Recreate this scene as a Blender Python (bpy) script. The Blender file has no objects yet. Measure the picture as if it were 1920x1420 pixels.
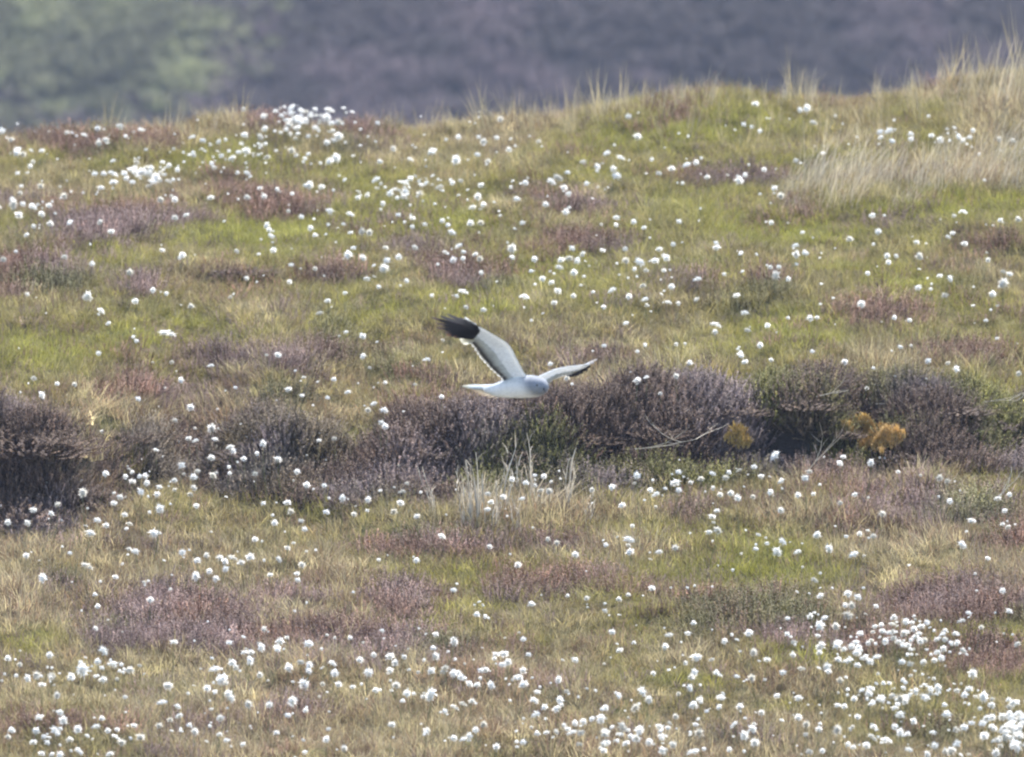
import bpy, bmesh, math, random
import numpy as np
from mathutils import Vector, Matrix, Euler
R = math.radians
random.seed(7); rng = np.random.default_rng(11)
scene = bpy.context.scene
COL = scene.collection

# ------------------------------------------------------------------ camera
K = 0.08/1920.0                      # metres per pixel per metre of distance (photo is 1920 wide)
PITCH = 0.0427
cd = bpy.data.cameras.new('camera'); cam = bpy.data.objects.new('camera', cd); COL.objects.link(cam)
cd.sensor_width = 36; cd.lens = 36/0.08; cd.clip_start = 1; cd.clip_end = 3000
cam.location = (0, 0, 0); cam.rotation_euler = (math.pi/2-PITCH, 0, 0)
cd.dof.use_dof = True; cd.dof.focus_distance = 56.0; cd.dof.aperture_fstop = 6.5
scene.camera = cam

# ------------------------------------------------------------------ light
SUN_EL, SUN_AZ = 54.0, 22.0          # azimuth measured from +Y (view direction) towards +X
world = bpy.data.worlds.new("World"); scene.world = world; world.use_nodes = True
nt = world.node_tree; bgn = nt.nodes['Background']; bgn.inputs[1].default_value = 0.15
sky = nt.nodes.new('ShaderNodeTexSky'); sky.sky_type = 'NISHITA'; sky.sun_disc = False
sky.sun_elevation = R(SUN_EL); sky.sun_rotation = R(SUN_AZ); sky.dust_density = 1.5
nt.links.new(sky.outputs[0], bgn.inputs[0])
sl = bpy.data.lights.new('sun', 'SUN'); sl.energy = 4.8; sl.angle = R(0.6); sl.color = (1.0, .94, .87)
sun = bpy.data.objects.new('sun', sl); COL.objects.link(sun)
sd = Vector((math.sin(R(SUN_AZ))*math.cos(R(SUN_EL)), math.cos(R(SUN_AZ))*math.cos(R(SUN_EL)), math.sin(R(SUN_EL))))
sun.rotation_euler = (-sd).to_track_quat('-Z', 'Y').to_euler(); sun.location = (0, 40, 30)
scene.view_settings.view_transform = 'Standard'; scene.view_settings.look = 'None'
scene.view_settings.exposure = 1.52; scene.view_settings.gamma = 1.0
scene.cycles.filter_width = 2.2; scene.cycles.max_bounces = 5; scene.cycles.diffuse_bounces = 3; scene.cycles.transmission_bounces = 3
scene.cycles.glossy_bounces = 2; scene.cycles.volume_bounces = 1; scene.cycles.use_denoising = True

# ------------------------------------------------------------------ numbers: noise and terrain
def smooth(t): t = np.clip(t, 0, 1); return t*t*(3-2*t)
def vnoise(x, y, seed=0):
    xi = np.floor(x).astype(np.int64); yi = np.floor(y).astype(np.int64)
    fx = smooth(x-xi); fy = smooth(y-yi)
    def h(a, b):
        n = (a*374761393 + b*668265263 + seed*974634777) & 0xffffffff
        n = ((n ^ (n >> 13))*1274126177) & 0xffffffff
        return ((n ^ (n >> 16)) & 0xffff)/65535.0
    return (h(xi, yi)*(1-fx)+h(xi+1, yi)*fx)*(1-fy) + (h(xi, yi+1)*(1-fx)+h(xi+1, yi+1)*fx)*fy
def fbm(x, y, seed=0, o=4):
    s = 0; a = 1; t = 0
    for i in range(o):
        s = s + a*vnoise(x*2**i+17.3*i, y*2**i-9.1*i, seed+i); t += a; a *= .55
    return s/t

SL, HH = 0.12, 10.0
FOOT = ([0, 120, 250, 330, 480, 600, 750, 900, 1000, 1200, 1400, 1480, 1600, 1750, 1920],
        [1000, 1005, 960, 905, 945, 955, 960, 950, 945, 928, 915, 930, 905, 910, 892])
LIP = ([0, 150, 280, 360, 430, 520, 620, 700, 760, 850, 930, 1100, 1300, 1480, 1600, 1700, 1800, 1920],
       [760, 790, 800, 850, 800, 790, 835, 850, 800, 790, 776, 765, 738, 716, 720, 735, 745, 748])
def px_of_x(x, y): return 960 + x/(K*np.maximum(y, 5))
def row_e(py): return -PITCH + (710-py)*K            # elevation (tan) of a photo row
def y_plane(py): return HH/(SL-row_e(py))
def bank(x):
    px = px_of_x(x, 59.0)
    foot = np.interp(px, *FOOT); lip = np.interp(px, *LIP)
    wob = 12*(fbm(x*2.3, x*0+3.1, 5, 3)-.5)
    yb = y_plane(foot+wob)
    yb = yb + .25*np.exp(-((px-1468)/48)**2) + .12*np.exp(-((px-1630)/60)**2)
    h = (foot-lip)*K*59.0-.13
    return yb, np.maximum(h, .1)
def terrain_near(x, y):
    yb, h = bank(x)
    run = .55
    t = (y-yb)/run
    hfar = .34
    step = h*smooth(t)
    hh = h + (hfar-h)*smooth((y-yb-1.0)/3.0)
    step = np.where(t > 1, hh, step)
    z = SL*y-HH + step
    fz = smooth(t*2+.3)*(1-smooth((t-1.1)/.8))
    z = z + fz*(.20*(fbm(x*3.0, y*3.5, 51, 2)-.5)+.17*(fbm(x*7, y*7, 52, 2)-.5)-.05)
    z = z + .10*(fbm(x*.9, y*.5, 1, 3)-.5) + .07*(fbm(x*3.2, y*1.9, 9, 3)-.5)
    # hummocks
    z = z + .05*smooth((fbm(x*2.0+7, y*1.1, 21, 2)-.5)*4)
    # cross tilt of the ridge: higher to the right
    px = px_of_x(x, 68)
    ridge = np.interp(px, [-400, 0, 150, 400, 620, 820, 960, 1200, 1500, 1800, 1920, 2400],
                          [262, 262, 245, 228, 226, 228, 218, 190, 178, 160, 150, 120])
    yr = 68.6
    want = row_e(ridge-3)*yr            # height the crest must have
    base = SL*yr-HH+.40
    z = z + (want-base)*smooth((y-61.5)/(yr-61.5))
    over = np.maximum(y-yr, 0)
    z = z - .16*over - .035*np.minimum(over, 12)**2*.5
    return z
def terrain(x, y):
    x = np.asarray(x, float); y = np.asarray(y, float)
    yc = np.clip(y, 46, 78)
    zn = terrain_near(np.clip(x, -9, 9) if True else x, yc)
    # in front: a shallow valley between the watcher and the slope
    fy = np.array([-60, -5, 0, 10, 25, 38, 46.0]); fz = np.array([-1.5, -1.75, -1.8, -3.0, -4.9, -5.4, SL*46-HH])
    zf = np.interp(y, fy, fz) + (zn-(SL*46-HH))*smooth((y-38)/8) + .5*(fbm(x*.05, y*.05, 31, 3)-.5)*smooth((46-y)/10)*smooth((y-6)/12)
    # behind: falls into the valley, then the far hill
    zb0 = terrain_near(np.clip(x, -9, 9), np.full_like(x, 78.0))
    by = np.array([78, 120, 180, 240, 268, 296, 330, 470, 700.0]); bz = np.array([0, -9, -17, -18.5, -19, -6.6, 10, 66, 90.0])
    zb = zb0*(1-smooth((y-78)/40)) + np.interp(y, by, bz) + 5*(fbm(x*.02+3, y*.02, 41, 3)-.5)*smooth((y-85)/60) + 0.9*(fbm(x*.18, y*.18, 43, 3)-.5)*smooth((y-85)/60)
    return np.where(y < 46, zf, np.where(y > 78, zb, zn))
def project(x, y, z):
    """pixel of a world point in the 1920x1420 photo"""
    c, s = math.cos(PITCH), math.sin(PITCH)
    d = y*c - z*s; v = z*c + y*s
    return 960 + x/d/K, 710 - v/d/K
def ray(px, py):
    u = (px-960)*K; v = (710-py)*K
    c, s = math.cos(PITCH), math.sin(PITCH)
    return np.array([u, c+v*s, -s+v*c])
def hit(px, py, hs=0.0, y0=49.0, y1=72.0):
    """where the line of sight of a photo pixel first comes within hs of the ground"""
    d = ray(px, py); ys = np.arange(y0, y1, .03); xs = d[0]/d[1]*ys; zs = d[2]/d[1]*ys
    f = zs - terrain(xs, ys) - hs
    i = np.where(f < 0)[0]
    if len(i) == 0:
        j = int(np.argmin(f)); return xs[j], ys[j]
    return xs[i[0]], ys[i[0]]

# ------------------------------------------------------------------ materials
def mat(name, rough=.9, spec=.2):
    m = bpy.data.materials.new(name); m.use_nodes = True
    b = m.node_tree.nodes['Principled BSDF']; b.inputs['Roughness'].default_value = rough
    b.inputs['Specular IOR Level'].default_value = spec
    return m, m.node_tree.nodes, m.node_tree.links, b
def mixrgb(N, L, a, b, f, mode='MIX'):
    n = N.new('ShaderNodeMix'); n.data_type = 'RGBA'; n.blend_type = mode
    for s, v in ((n.inputs[0], f), (n.inputs[6], a), (n.inputs[7], b)):
        if hasattr(v, 'is_output') or isinstance(v, bpy.types.NodeSocket): L.new(v, s)
        elif isinstance(v, (int, float)): s.default_value = v
        else: s.default_value = (*v, 1)
    return n.outputs[2]
def noise(N, L, scale, detail=4, rough=.6, vec=None):
    n = N.new('ShaderNodeTexNoise'); n.inputs['Scale'].default_value = scale
    n.inputs['Detail'].default_value = detail; n.inputs['Roughness'].default_value = rough
    if vec is None:
        g = N.new('ShaderNodeNewGeometry'); vec = g.outputs['Position']
    L.new(vec, n.inputs['Vector']); return n.outputs['Fac']
def ramp(N, L, f, stops):
    r = N.new('ShaderNodeValToRGB'); L.new(f, r.inputs[0]); e = r.color_ramp.elements
    e[0].position, e[0].color = stops[0][0], (*stops[0][1], 1)
    e[1].position, e[1].color = stops[-1][0], (*stops[-1][1], 1)
    for p, c in stops[1:-1]:
        k = e.new(p); k.color = (*c, 1)
    return r.outputs[0]
def attr(N, name, kind='GEOMETRY'):
    a = N.new('ShaderNodeAttribute'); a.attribute_name = name; a.attribute_type = kind; return a

def plant_mat(name, stops, transl=.35, tint=True, fixed=None):
    """leaf material: colour = per-plant tint (or fixed) x per-blade ramp, thin leaves let light through"""
    m, N, L, b = mat(name, .75, .25)
    v = attr(N, 'v'); r = ramp(N, L, v.outputs['Fac'], stops)
    if tint:
        t = attr(N, 'tint', 'INSTANCER'); c = mixrgb(N, L, r, t.outputs['Color'], 1.0, 'MULTIPLY')
    else:
        oi = N.new('ShaderNodeObjectInfo')
        c = mixrgb(N, L, r, ramp(N, L, oi.outputs['Random'], fixed), 1.0, 'MULTIPLY')
    L.new(c, b.inputs['Base Color'])
    tr = N.new('ShaderNodeBsdfTranslucent'); L.new(c, tr.inputs['Color'])
    mx = N.new('ShaderNodeMixShader'); mx.inputs[0].default_value = transl
    L.new(b.outputs[0], mx.inputs[1]); L.new(tr.outputs[0], mx.inputs[2])
    L.new(mx.outputs[0], N['Material Output'].inputs['Surface'])
    return m
GREY = [(0, (.62, .62, .62)), (.5, (1, 1, 1)), (1, (1.45, 1.4, 1.3))]
M_grass = plant_mat('grass_blades', GREY, .4)
M_heath = plant_mat('heather_sprigs', [(0, (.55, .5, .5)), (.45, (1, 1, 1)), (.8, (1.25, 1.25, 1.1)), (1, (1.9, 1.75, 1.6))], .2)
M_bush = plant_mat('heather_bush_leaves', [(0, (.55, .5, .5)), (.45, (1, 1, 1)), (.8, (1.3, 1.3, 1.05)), (1, (2.1, 1.9, 1.7))], .2, False,
                   [(0, (.075, .05, .04)), (.4, (.12, .08, .06)), (.7, (.095, .066, .055)), (1, (.16, .125, .12))])
M_green = plant_mat('bilberry_leaves', GREY, .35, False, [(0, (.085, .105, .022)), (1, (.12, .125, .035))])
M_orange = plant_mat('orange_moss', GREY, .2, False, [(0, (.43, .28, .10)), (1, (.40, .29, .10))])
M_pale = plant_mat('bleached_grass', GREY, .35, False, [(0, (.48, .42, .30)), (.5, (.54, .48, .36)), (1, (.44, .38, .27))])
M_stalk = plant_mat('dead_stalk', GREY, .2, False, [(0, (.54, .48, .38)), (1, (.62, .56, .46))])

def soil_material(name, bush=False):
    m, N, L, b = mat(name, .95, .1)
    f1 = noise(N, L, 3.0, 6); f2 = noise(N, L, 22.0, 5); 
    veg = mixrgb(N, L, ramp(N, L, f1, [(.35, (.085, .085, .03)), (.5, (.12, .10, .05)), (.65, (.085, .062, .045))]),
                 ramp(N, L, f2, [(.3, (.5, .5, .5)), (.7, (1.3, 1.3, 1.2))]), 1.0, 'MULTIPLY')
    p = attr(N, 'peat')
    c = mixrgb(N, L, veg, (.022, .018, .017), p.outputs['Fac'])  # dark for bare peat and for the painted shade of the bank face
    L.new(c, b.inputs['Base Color'])
    bp = N.new('ShaderNodeBump'); bp.inputs['Strength'].default_value = .8; bp.inputs['Distance'].default_value = .03
    L.new(noise(N, L, 30, 6), bp.inputs['Height']); L.new(bp.outputs[0], b.inputs['Normal'])
    return m
M_soil = soil_material('peaty_ground')

def hill_material():
    m, N, L, b = mat('moorland_hill', .95, .05)
    f1 = noise(N, L, .22, 5, .62); f2 = noise(N, L, 1.6, 6, .65)
    heath = ramp(N, L, f1, [(.35, (.025, .024, .03)), (.5, (.04, .036, .04)), (.68, (.065, .055, .055))])
    green = ramp(N, L, f2, [(.35, (.05, .07, .04)), (.6, (.11, .13, .06))])
    g = attr(N, 'bracken'); c = mixrgb(N, L, heath, green, g.outputs['Fac'])
    c = mixrgb(N, L, c, ramp(N, L, f2, [(.3, (.6, .6, .6)), (.7, (1.35, 1.35, 1.3))]), 1.0, 'MULTIPLY')
    L.new(c, b.inputs['Base Color'])
    return m
M_hill = hill_material()

# ------------------------------------------------------------------ helpers
def new_mesh(name, verts, faces, m, v=None, smooth_=False):
    me = bpy.data.meshes.new(name); me.from_pydata([tuple(p) for p in verts], [], faces); me.update()
    for k in (m if isinstance(m, (list, tuple)) else [m]): me.materials.append(k)
    if v is not None:
        a = me.attributes.new('v', 'FLOAT', 'POINT'); a.data.foreach_set('value', np.asarray(v, np.float32))
    if smooth_: me.polygons.foreach_set('use_smooth', [True]*len(me.polygons))
    return me
def link(name, me, parent=None, loc=None, rot=None, scl=None):
    o = bpy.data.objects.new(name, me); COL.objects.link(o)
    if parent: o.parent = parent
    if loc is not None: o.location = loc
    if rot is not None: o.rotation_euler = rot
    if scl is not None: o.scale = scl if hasattr(scl, '__len__') else (scl,)*3
    return o
def tag(o, label=None, cat=None, group=None, kind=None):
    if label: o['label'] = label
    if cat: o['category'] = cat
    if group: o['group'] = group
    if kind: o['kind'] = kind
    return o

# ------------------------------------------------------------------ ground and far hill
def axis(dense0, dense1, step, lo, hi, g=1.18):
    a = list(np.arange(dense0, dense1+1e-6, step)); s = step
    up = []; p = a[-1]
    while p < hi: s *= g; p += s; up.append(min(p, hi))
    s = step; dn = []; p = a[0]
    while p > lo: s *= g; p -= s; dn.append(max(p, lo))
    return np.array(dn[::-1]+a+up)
def sheet(name, xs, ys, m, attrs=None):
    X, Y = np.meshgrid(xs, ys); Z = terrain(X, Y); nx, ny = len(xs), len(ys)
    V = np.stack([X, Y, Z], -1).reshape(-1, 3)
    i = np.arange(nx*ny).reshape(ny, nx)
    F = np.stack([i[:-1, :-1], i[:-1, 1:], i[1:, 1:], i[1:, :-1]], -1).reshape(-1, 4)
    me = bpy.data.meshes.new(name); me.from_pydata(V.tolist(), [], F.tolist()); me.update(); me.materials.append(m)
    me.polygons.foreach_set('use_smooth', [True]*len(me.polygons))
    for k, f in (attrs or {}).items():
        a = me.attributes.new(k, 'FLOAT', 'POINT'); a.data.foreach_set('value', f(V[:, 0], V[:, 1], V[:, 2]).astype(np.float32))
    return tag(link(name, me), kind='structure')
def peatness(x, y, z):
    px, py = project(x, y, z)
    yb, h = bank(x)
    on = (y > yb-.15) & (y < yb+.5)
    a = np.exp(-(((px-1470)/62)**2 + ((py-850)/52)**2)**2) + np.exp(-(((px-1650)/60)**2 + ((py-850)/25)**2)**2)
    return np.clip(a*1.5, 0, 1)*on
MOSS_AT = [(1648, 862, 40, 24, 'largest orange moss mat, right of the peat hollow'), (1612, 842, 28, 15, 'smaller orange moss mat touching the upper left of the largest'),
           (1384, 862, 22, 18, 'yellow-orange moss mat left of the peat hollow'),]
def mossiness(x, y, z):
    px, py = project(x, y, z); m_ = np.zeros_like(px)
    for cx, cy, rx, ry, _ in MOSS_AT:
        d = np.sqrt(((px-cx)/rx)**2+((py-cy)/ry)**2) + .9*(fbm(px/16, py/12, 55, 2)-.5)
        m_ = np.maximum(m_, (d < 1.05)*1.0)
    return m_
def brackenness(x, y, z):
    px, py = project(x, y, z)
    e = 1.5-np.sqrt(((px-130)/290)**2 + ((py-50)/170)**2) + 1.1*(fbm(px/90, py/60, 77, 4)-.5)
    return smooth(e*1.4)
sheet('ground', axis(-6.8, 6.8, .07, -320, 320), np.concatenate([axis(49, 74, .07, -60, 150)]), M_soil, {'peat': lambda x, y, z: np.maximum(peatness(x, y, z), .75*smooth((y-bank(x)[0]+.1)/.1)*(1-smooth((y-bank(x)[0]-.5)/.2)))})  # bare peat, plus the bank face's shade painted in as a dark band
sheet('hillside', axis(-22, 22, .35, -330, 330), np.concatenate([[150.0], axis(270, 318, .3, 151, 720)]), M_hill, {'bracken': brackenness})

# ------------------------------------------------------------------ source plants for the scattered stuff
def blade(V, F, A, x, y, h, lean, az, w, a, z0=0.0, seg=3, droop=.5):
    ca, sa = math.cos(az), math.sin(az); n = len(V)
    for i in range(seg):
        t = i/seg; r = lean*h*(t**1.6); zz = z0 + h*(t - droop*lean*t*t*.5)
        ww = w*(1-t*.75)/2
        cx, cy = x+ca*r, y+sa*r
        V += [(cx-sa*ww, cy+ca*ww, zz), (cx+sa*ww, cy-ca*ww, zz)]; A += [a, a]
    t = 1; r = lean*h; zz = z0+h*(1-droop*lean*.5)
    V.append((x+ca*r, y+sa*r, zz)); A.append(a)
    for i in range(seg-1):
        k = n+2*i; F.append((k, k+1, k+3, k+2))
    k = n+2*(seg-1); F.append((k, k+1, k+2))
def grass_tuft(n, h0, h1, spread, w, rnd, lean=(.15, .9)):
    V, F, A = [], [], []
    for i in range(n):
        r = spread*math.sqrt(rnd.random()); t = rnd.random()*6.283
        az = t + rnd.gauss(0, .9)
        blade(V, F, A, r*math.cos(t), r*math.sin(t), rnd.uniform(h0, h1), rnd.uniform(*lean), az, w*rnd.uniform(.7, 1.3), rnd.random(), -.01)
    return V, F, A
def sprig(V, F, A, base, dirv, ln, rnd, leaf=.006, n=22, a0=None):
    """one woody shoot set with tiny leaves"""
    d = Vector(dirv).normalized(); side = d.orthogonal().normalized(); b2 = d.cross(side)
    k = len(V); w = .0016
    p1 = base + d*ln
    V += [tuple(base-side*w), tuple(base+side*w), tuple(p1)]; F.append((k, k+1, k+2)); A += [.1]*3
    a = rnd.random() if a0 is None else a0
    for i in range(n):
        t = .25+.75*(i+rnd.random())/n; th = rnd.random()*6.283
        o = (side*math.cos(th)+b2*math.sin(th)); c = base+d*ln*t
        q = (o*rnd.uniform(.8, 1.6)+d*rnd.uniform(.3, 1.0)).normalized(); s = q.cross(d).normalized()*leaf*.45
        L_ = leaf*rnd.uniform(.9, 2.0)*(1.15-t*.5)
        k = len(V); V += [tuple(c-s), tuple(c+s), tuple(c+q*L_)]; F.append((k, k+1, k+2))
        av = min(1, max(0, a*.75+.25*t+rnd.gauss(0, .08))); A += [av]*3
def heather_tuft(n, h0, h1, spread, rnd, leaf=.006):
    V, F, A = [], [], []
    for i in range(n):
        r = spread*math.sqrt(rnd.random()); t = rnd.random()*6.283
        b = Vector((r*math.cos(t), r*math.sin(t), 0)); ln = rnd.uniform(h0, h1)
        d = Vector((math.cos(t)*.5*r/spread+rnd.gauss(0, .22), math.sin(t)*.5*r/spread+rnd.gauss(0, .22), 1))
        sprig(V, F, A, b, d, ln, rnd, leaf, 20)
    return V, F, A
def fluff(rnd, r=.02, hairs=150, elong=1.0, lobes=1):
    """white seed head: a soft core with many fine hairs, drooping a little"""
    V, F = [], []
    for lb in range(lobes):
        off = Vector((0, 0, 0)) if lb == 0 else Vector((rnd.uniform(-1, 1)*r*1.1, rnd.uniform(-1, 1)*r*1.1, rnd.uniform(-.9, .1)*r))
        rr = r*(1 if lb == 0 else rnd.uniform(.6, .85))
        bm = bmesh.new(); bmesh.ops.create_icosphere(bm, subdivisions=2, radius=rr*.62)
        k = len(V); ph = [rnd.random()*6 for _ in range(6)]
        for v in bm.verts:
            q = v.co.normalized(); s = 1+.22*math.sin(4*q.x+ph[0])*math.sin(4*q.y+ph[1])+.14*math.sin(9*q.z+ph[2])*math.sin(8*q.x+ph[3])+rnd.gauss(0, .06)
            c = v.co*s; V.append((c.x+off.x, c.y+off.y, c.z*elong*(.85 if c.z > 0 else 1.0)+off.z))
        bm.verts.ensure_lookup_table(); F += [tuple(k+v.index for v in f.verts) for f in bm.faces]; bm.free()
        for i in range(hairs//lobes):
            z = rnd.uniform(-1, 1); t = rnd.random()*6.283; s = math.sqrt(1-z*z)
            d = Vector((s*math.cos(t), s*math.sin(t), z)); o = d.orthogonal().normalized()*rr*.11
            ln = rr*rnd.uniform(.85, 1.75); b = d*rr*.45+off; e = d*ln+off; e.z = off.z+(e.z-off.z)*elong-rr*.22*rnd.random()
            k = len(V); V += [tuple(b-o), tuple(b+o), tuple(e)]; F.append((k, k+1, k+2))
    return V, F

def cotton_material():
    m, N, L, b = mat('cotton_fluff', 1.0, .0)
    oi = N.new('ShaderNodeObjectInfo'); cc = ramp(N, L, oi.outputs['Random'], [(0, (.62, .60, .53)), (.35, (.86, .86, .83)), (1, (.92, .92, .90))]); L.new(cc, b.inputs['Base Color'])
    tr = N.new('ShaderNodeBsdfTranslucent'); L.new(cc, tr.inputs['Color'])
    mx = N.new('ShaderNodeMixShader'); mx.inputs[0].default_value = .5
    L.new(b.outputs[0], mx.inputs[1]); L.new(tr.outputs[0], mx.inputs[2]); L.new(mx.outputs[0], N['Material Output'].inputs['Surface'])
    return m
M_cotton = cotton_material()
m, N, L, b = mat('cottongrass_stem', .7); b.inputs['Base Color'].default_value = (.15, .15, .06, 1); M_stem = m

def src_collection(name, meshes):
    c = bpy.data.collections.new(name)
    for i, me in enumerate(meshes): c.objects.link(bpy.data.objects.new(name, me))
    return c
rnd = random.Random(3)
def cut(fn, m, name): V, F, A = fn; return new_mesh(name, V, F, m, A)
C_grass = src_collection('grass_source', [cut(grass_tuft(38, .035, .10, .05, .0036, rnd, (.3, 1.5)), M_grass, 'grass_clump') for i in range(5)] +
                         [cut(grass_tuft(22, .06, .15, .04, .003, rnd, (.2, 1.0)), M_grass, 'grass_clump') for i in range(3)])
C_heath = src_collection('heather_source', [cut(heather_tuft(17, .05, .11, .07, rnd), M_heath, 'heather_clump') for i in range(6)])
HEAD = []
for i in range(8):
    V, F = fluff(rnd, .02, 150, 1.0 if i < 4 else rnd.uniform(.8, 1.25), 1 if i < 4 else (2 if i < 7 else 3))
    HEAD.append(new_mesh('seed_head', V, F, M_cotton, None, True))
def stem_geo(h, rnd):
    V, F = [], []; bend = rnd.uniform(-.25, .25)*h; bz = rnd.uniform(-.2, .2)*h; n = 5
    for i in range(n+1):
        t = i/n; r = .0017*(1-.4*t); cx, cy = -bend*(1-t)**2, -bz*(1-t)**2
        for k in range(4):
            a = k*math.pi/2; V.append((cx+r*math.cos(a), cy+r*math.sin(a), -h*(1-t)))
    for i in range(n):
        for k in range(4): F.append((4*i+k, 4*i+(k+1) % 4, 4*i+4+(k+1) % 4, 4*i+4+k))
    for q in range(2):                                    # narrow stem leaves
        t = rnd.uniform(.15, .5); az = rnd.random()*6.283; k = len(V); hz = -h*(1-t); l = .35*h
        cx, cy = -bend*(1-t)**2, -bz*(1-t)**2
        V += [(cx, cy, hz), (cx+.003, cy, hz+.002), (cx+math.cos(az)*l*.4, cy+math.sin(az)*l*.4, hz+l*.9)]; F.append((k, k+1, k+2))
    return V, F
STEM = []
for i in range(5):
    V, F = stem_geo(.2, rnd); STEM.append(new_mesh('stem', V, F, M_stem))
# whole small plant (stem + head in one) for the uncountable rest
def joined(i):
    hm, sm = HEAD[i], STEM[i % 5]
    V = [tuple(v.co) for v in hm.vertices]; F = [tuple(p.vertices) for p in hm.polygons]; n = len(V); nf = len(F)
    V += [tuple(v.co) for v in sm.vertices]; F += [tuple(n+q for q in p.vertices) for p in sm.polygons]
    me = new_mesh('cottongrass_source', V, F, [M_cotton, M_stem]); mi = [0]*nf+[1]*(len(F)-nf)
    me.polygons.foreach_set('material_index', mi); me.polygons.foreach_set('use_smooth', [True]*len(F)); return me
C_cot = src_collection('cottongrass_source', [joined(i) for i in range(8)])
C_far = src_collection('far_bush_source', [cut(heather_tuft(26, .25, .55, .30, rnd, .05), M_heath, 'far_bush') for i in range(5)])

def scatter(name, P, rot, scl, idx, tint, coll, label, cat):
    me = bpy.data.meshes.new(name); n = len(P); me.vertices.add(n); me.vertices.foreach_set('co', np.asarray(P, np.float32).ravel())
    for k, ty, arr, f in (('rot', 'FLOAT_VECTOR', rot, 'vector'), ('scl', 'FLOAT_VECTOR', scl, 'vector'), ('tint', 'FLOAT_VECTOR', tint, 'vector'), ('idx', 'INT', idx, 'value')):
        a = me.attributes.new(k, ty, 'POINT'); a.data.foreach_set(f, np.asarray(arr, np.int32 if ty == 'INT' else np.float32).ravel())
    me.update()
    ng = bpy.data.node_groups.new(name+'_scatter', 'GeometryNodeTree')
    ng.interface.new_socket('Geometry', in_out='INPUT', socket_type='NodeSocketGeometry'); ng.interface.new_socket('Geometry', in_out='OUTPUT', socket_type='NodeSocketGeometry')
    gi = ng.nodes.new('NodeGroupInput'); go = ng.nodes.new('NodeGroupOutput'); ip = ng.nodes.new('GeometryNodeInstanceOnPoints')
    ci = ng.nodes.new('GeometryNodeCollectionInfo'); ci.inputs['Collection'].default_value = coll
    ci.inputs['Separate Children'].default_value = True; ci.inputs['Reset Children'].default_value = True
    ng.links.new(gi.outputs[0], ip.inputs['Points']); ng.links.new(ci.outputs[0], ip.inputs['Instance']); ip.inputs['Pick Instance'].default_value = True
    for k, dt, s in (('rot', 'FLOAT_VECTOR', 'Rotation'), ('scl', 'FLOAT_VECTOR', 'Scale'), ('idx', 'INT', 'Instance Index')):
        na = ng.nodes.new('GeometryNodeInputNamedAttribute'); na.data_type = dt; na.inputs['Name'].default_value = k
        ng.links.new(na.outputs['Attribute'], ip.inputs[s])
    ng.links.new(ip.outputs[0], go.inputs[0])
    o = link(name, me); md = o.modifiers.new('scatter', 'NODES'); md.node_group = ng
    return tag(o, label, cat, kind='stuff')

# ------------------------------------------------------------------ where each kind of plant grows (photo layout, read off on the ground)
HEATH = [(80,520,120,40,1),(250,520,75,32,1),(440,500,95,28,1),(620,500,70,20,1),(850,500,75,38,1),(250,400,230,22,.7),(520,385,90,25,.7),(1100,370,75,26,1),
 (1070,440,80,25,.7),(400,660,120,20,.55),(600,655,100,26,.75),(180,722,170,20,.8),(770,680,90,20,.4),(1000,650,80,20,.4),(520,738,50,12,.8),(1640,560,130,35,.8),(1560,490,70,20,.6),
 (1780,500,100,22,.7),(1850,445,70,18,.8),(1780,645,110,22,.7),(1150,560,70,18,.5),(880,570,60,25,.6),(1450,522,45,22,1),(1390,322,110,14,.9),(1160,660,100,15,.4),(1050,690,60,14,.7),(160,262,90,12,.8),(340,262,60,12,.6),(490,232,40,14,.9),(690,228,60,12,.9),
 (370,1150,130,45,1.3),(745,1110,80,28,1.3),(560,1105,110,28,1),(100,1085,60,15,.9),(330,1020,210,28,.7),(760,1010,160,28,.9),(640,1170,110,25,.8),(1130,1080,150,28,.7),
 (1340,1150,80,42,1.1),(1450,1135,75,42,1.2),(1240,1200,170,22,.8),(90,1350,110,30,1),(560,1320,90,18,1),(1800,1110,180,30,.8),(1820,945,95,28,1.2),(1880,1000,70,25,1),(1320,950,55,25,.9),
 (1380,1255,90,18,.8),(1380,1370,70,18,.8),(1750,1350,70,18,.8),(1050,1010,110,18,.6),(200,1010,120,18,.8),(1870,1200,60,30,.6),(230,1190,90,30,.7),(1650,1190,120,20,.6),(700,1230,120,15,.4),(400,1345,80,14,.6)]
GREEN = [(90,650,130,45,1),(310,610,170,35,.9),(470,425,90,25,1),(140,440,90,20,.7),(860,400,110,25,1),(900,560,90,30,.7),(1060,505,120,40,.8),(620,600,100,25,.7),(1500,420,110,25,1),(1860,370,110,22,1),
 (1690,375,120,18,.8),(1190,450,100,22,.6),(1400,220,160,28,.8),(1200,240,140,30,.7),(1480,590,90,25,.7),(1690,530,60,35,.7),(310,845,90,28,1),(1450,1050,160,35,.8),(660,850,70,30,.6),(220,480,60,20,.5),(1300,500,80,30,.5),
 (60,1190,60,30,1),(1480,1210,60,20,1.0),(330,280,200,20,.5),(1250,1260,100,16,.5),(1840,1160,70,14,.8),(1500,1310,80,15,.6),(700,560,90,25,.6),(900,1060,120,14,.4),(600,940,50,20,.4)]
TAN = [(420,765,170,32,1),(600,770,90,22,.7),(1640,665,300,28,.9),(1170,705,120,18,.8),(1600,335,110,35,.9),(1850,320,110,40,1.0),(1720,300,60,20,.6),(1100,955,190,18,1),(180,1100,90,14,.6),(1250,1020,160,22,.7),(1500,965,140,22,.7),
 (430,1340,160,16,.4),(1180,1400,160,18,.9),(1880,200,80,90,1.0),(1580,250,70,60,.5),(880,300,160,25,.5),(120,255,120,22,.6),(330,250,80,20,.7),(450,225,60,20,.6),(870,700,80,20,.4),(1500,880,60,10,.4),(60,1030,60,15,.8),(30,1120,60,30,.8)]
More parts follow.
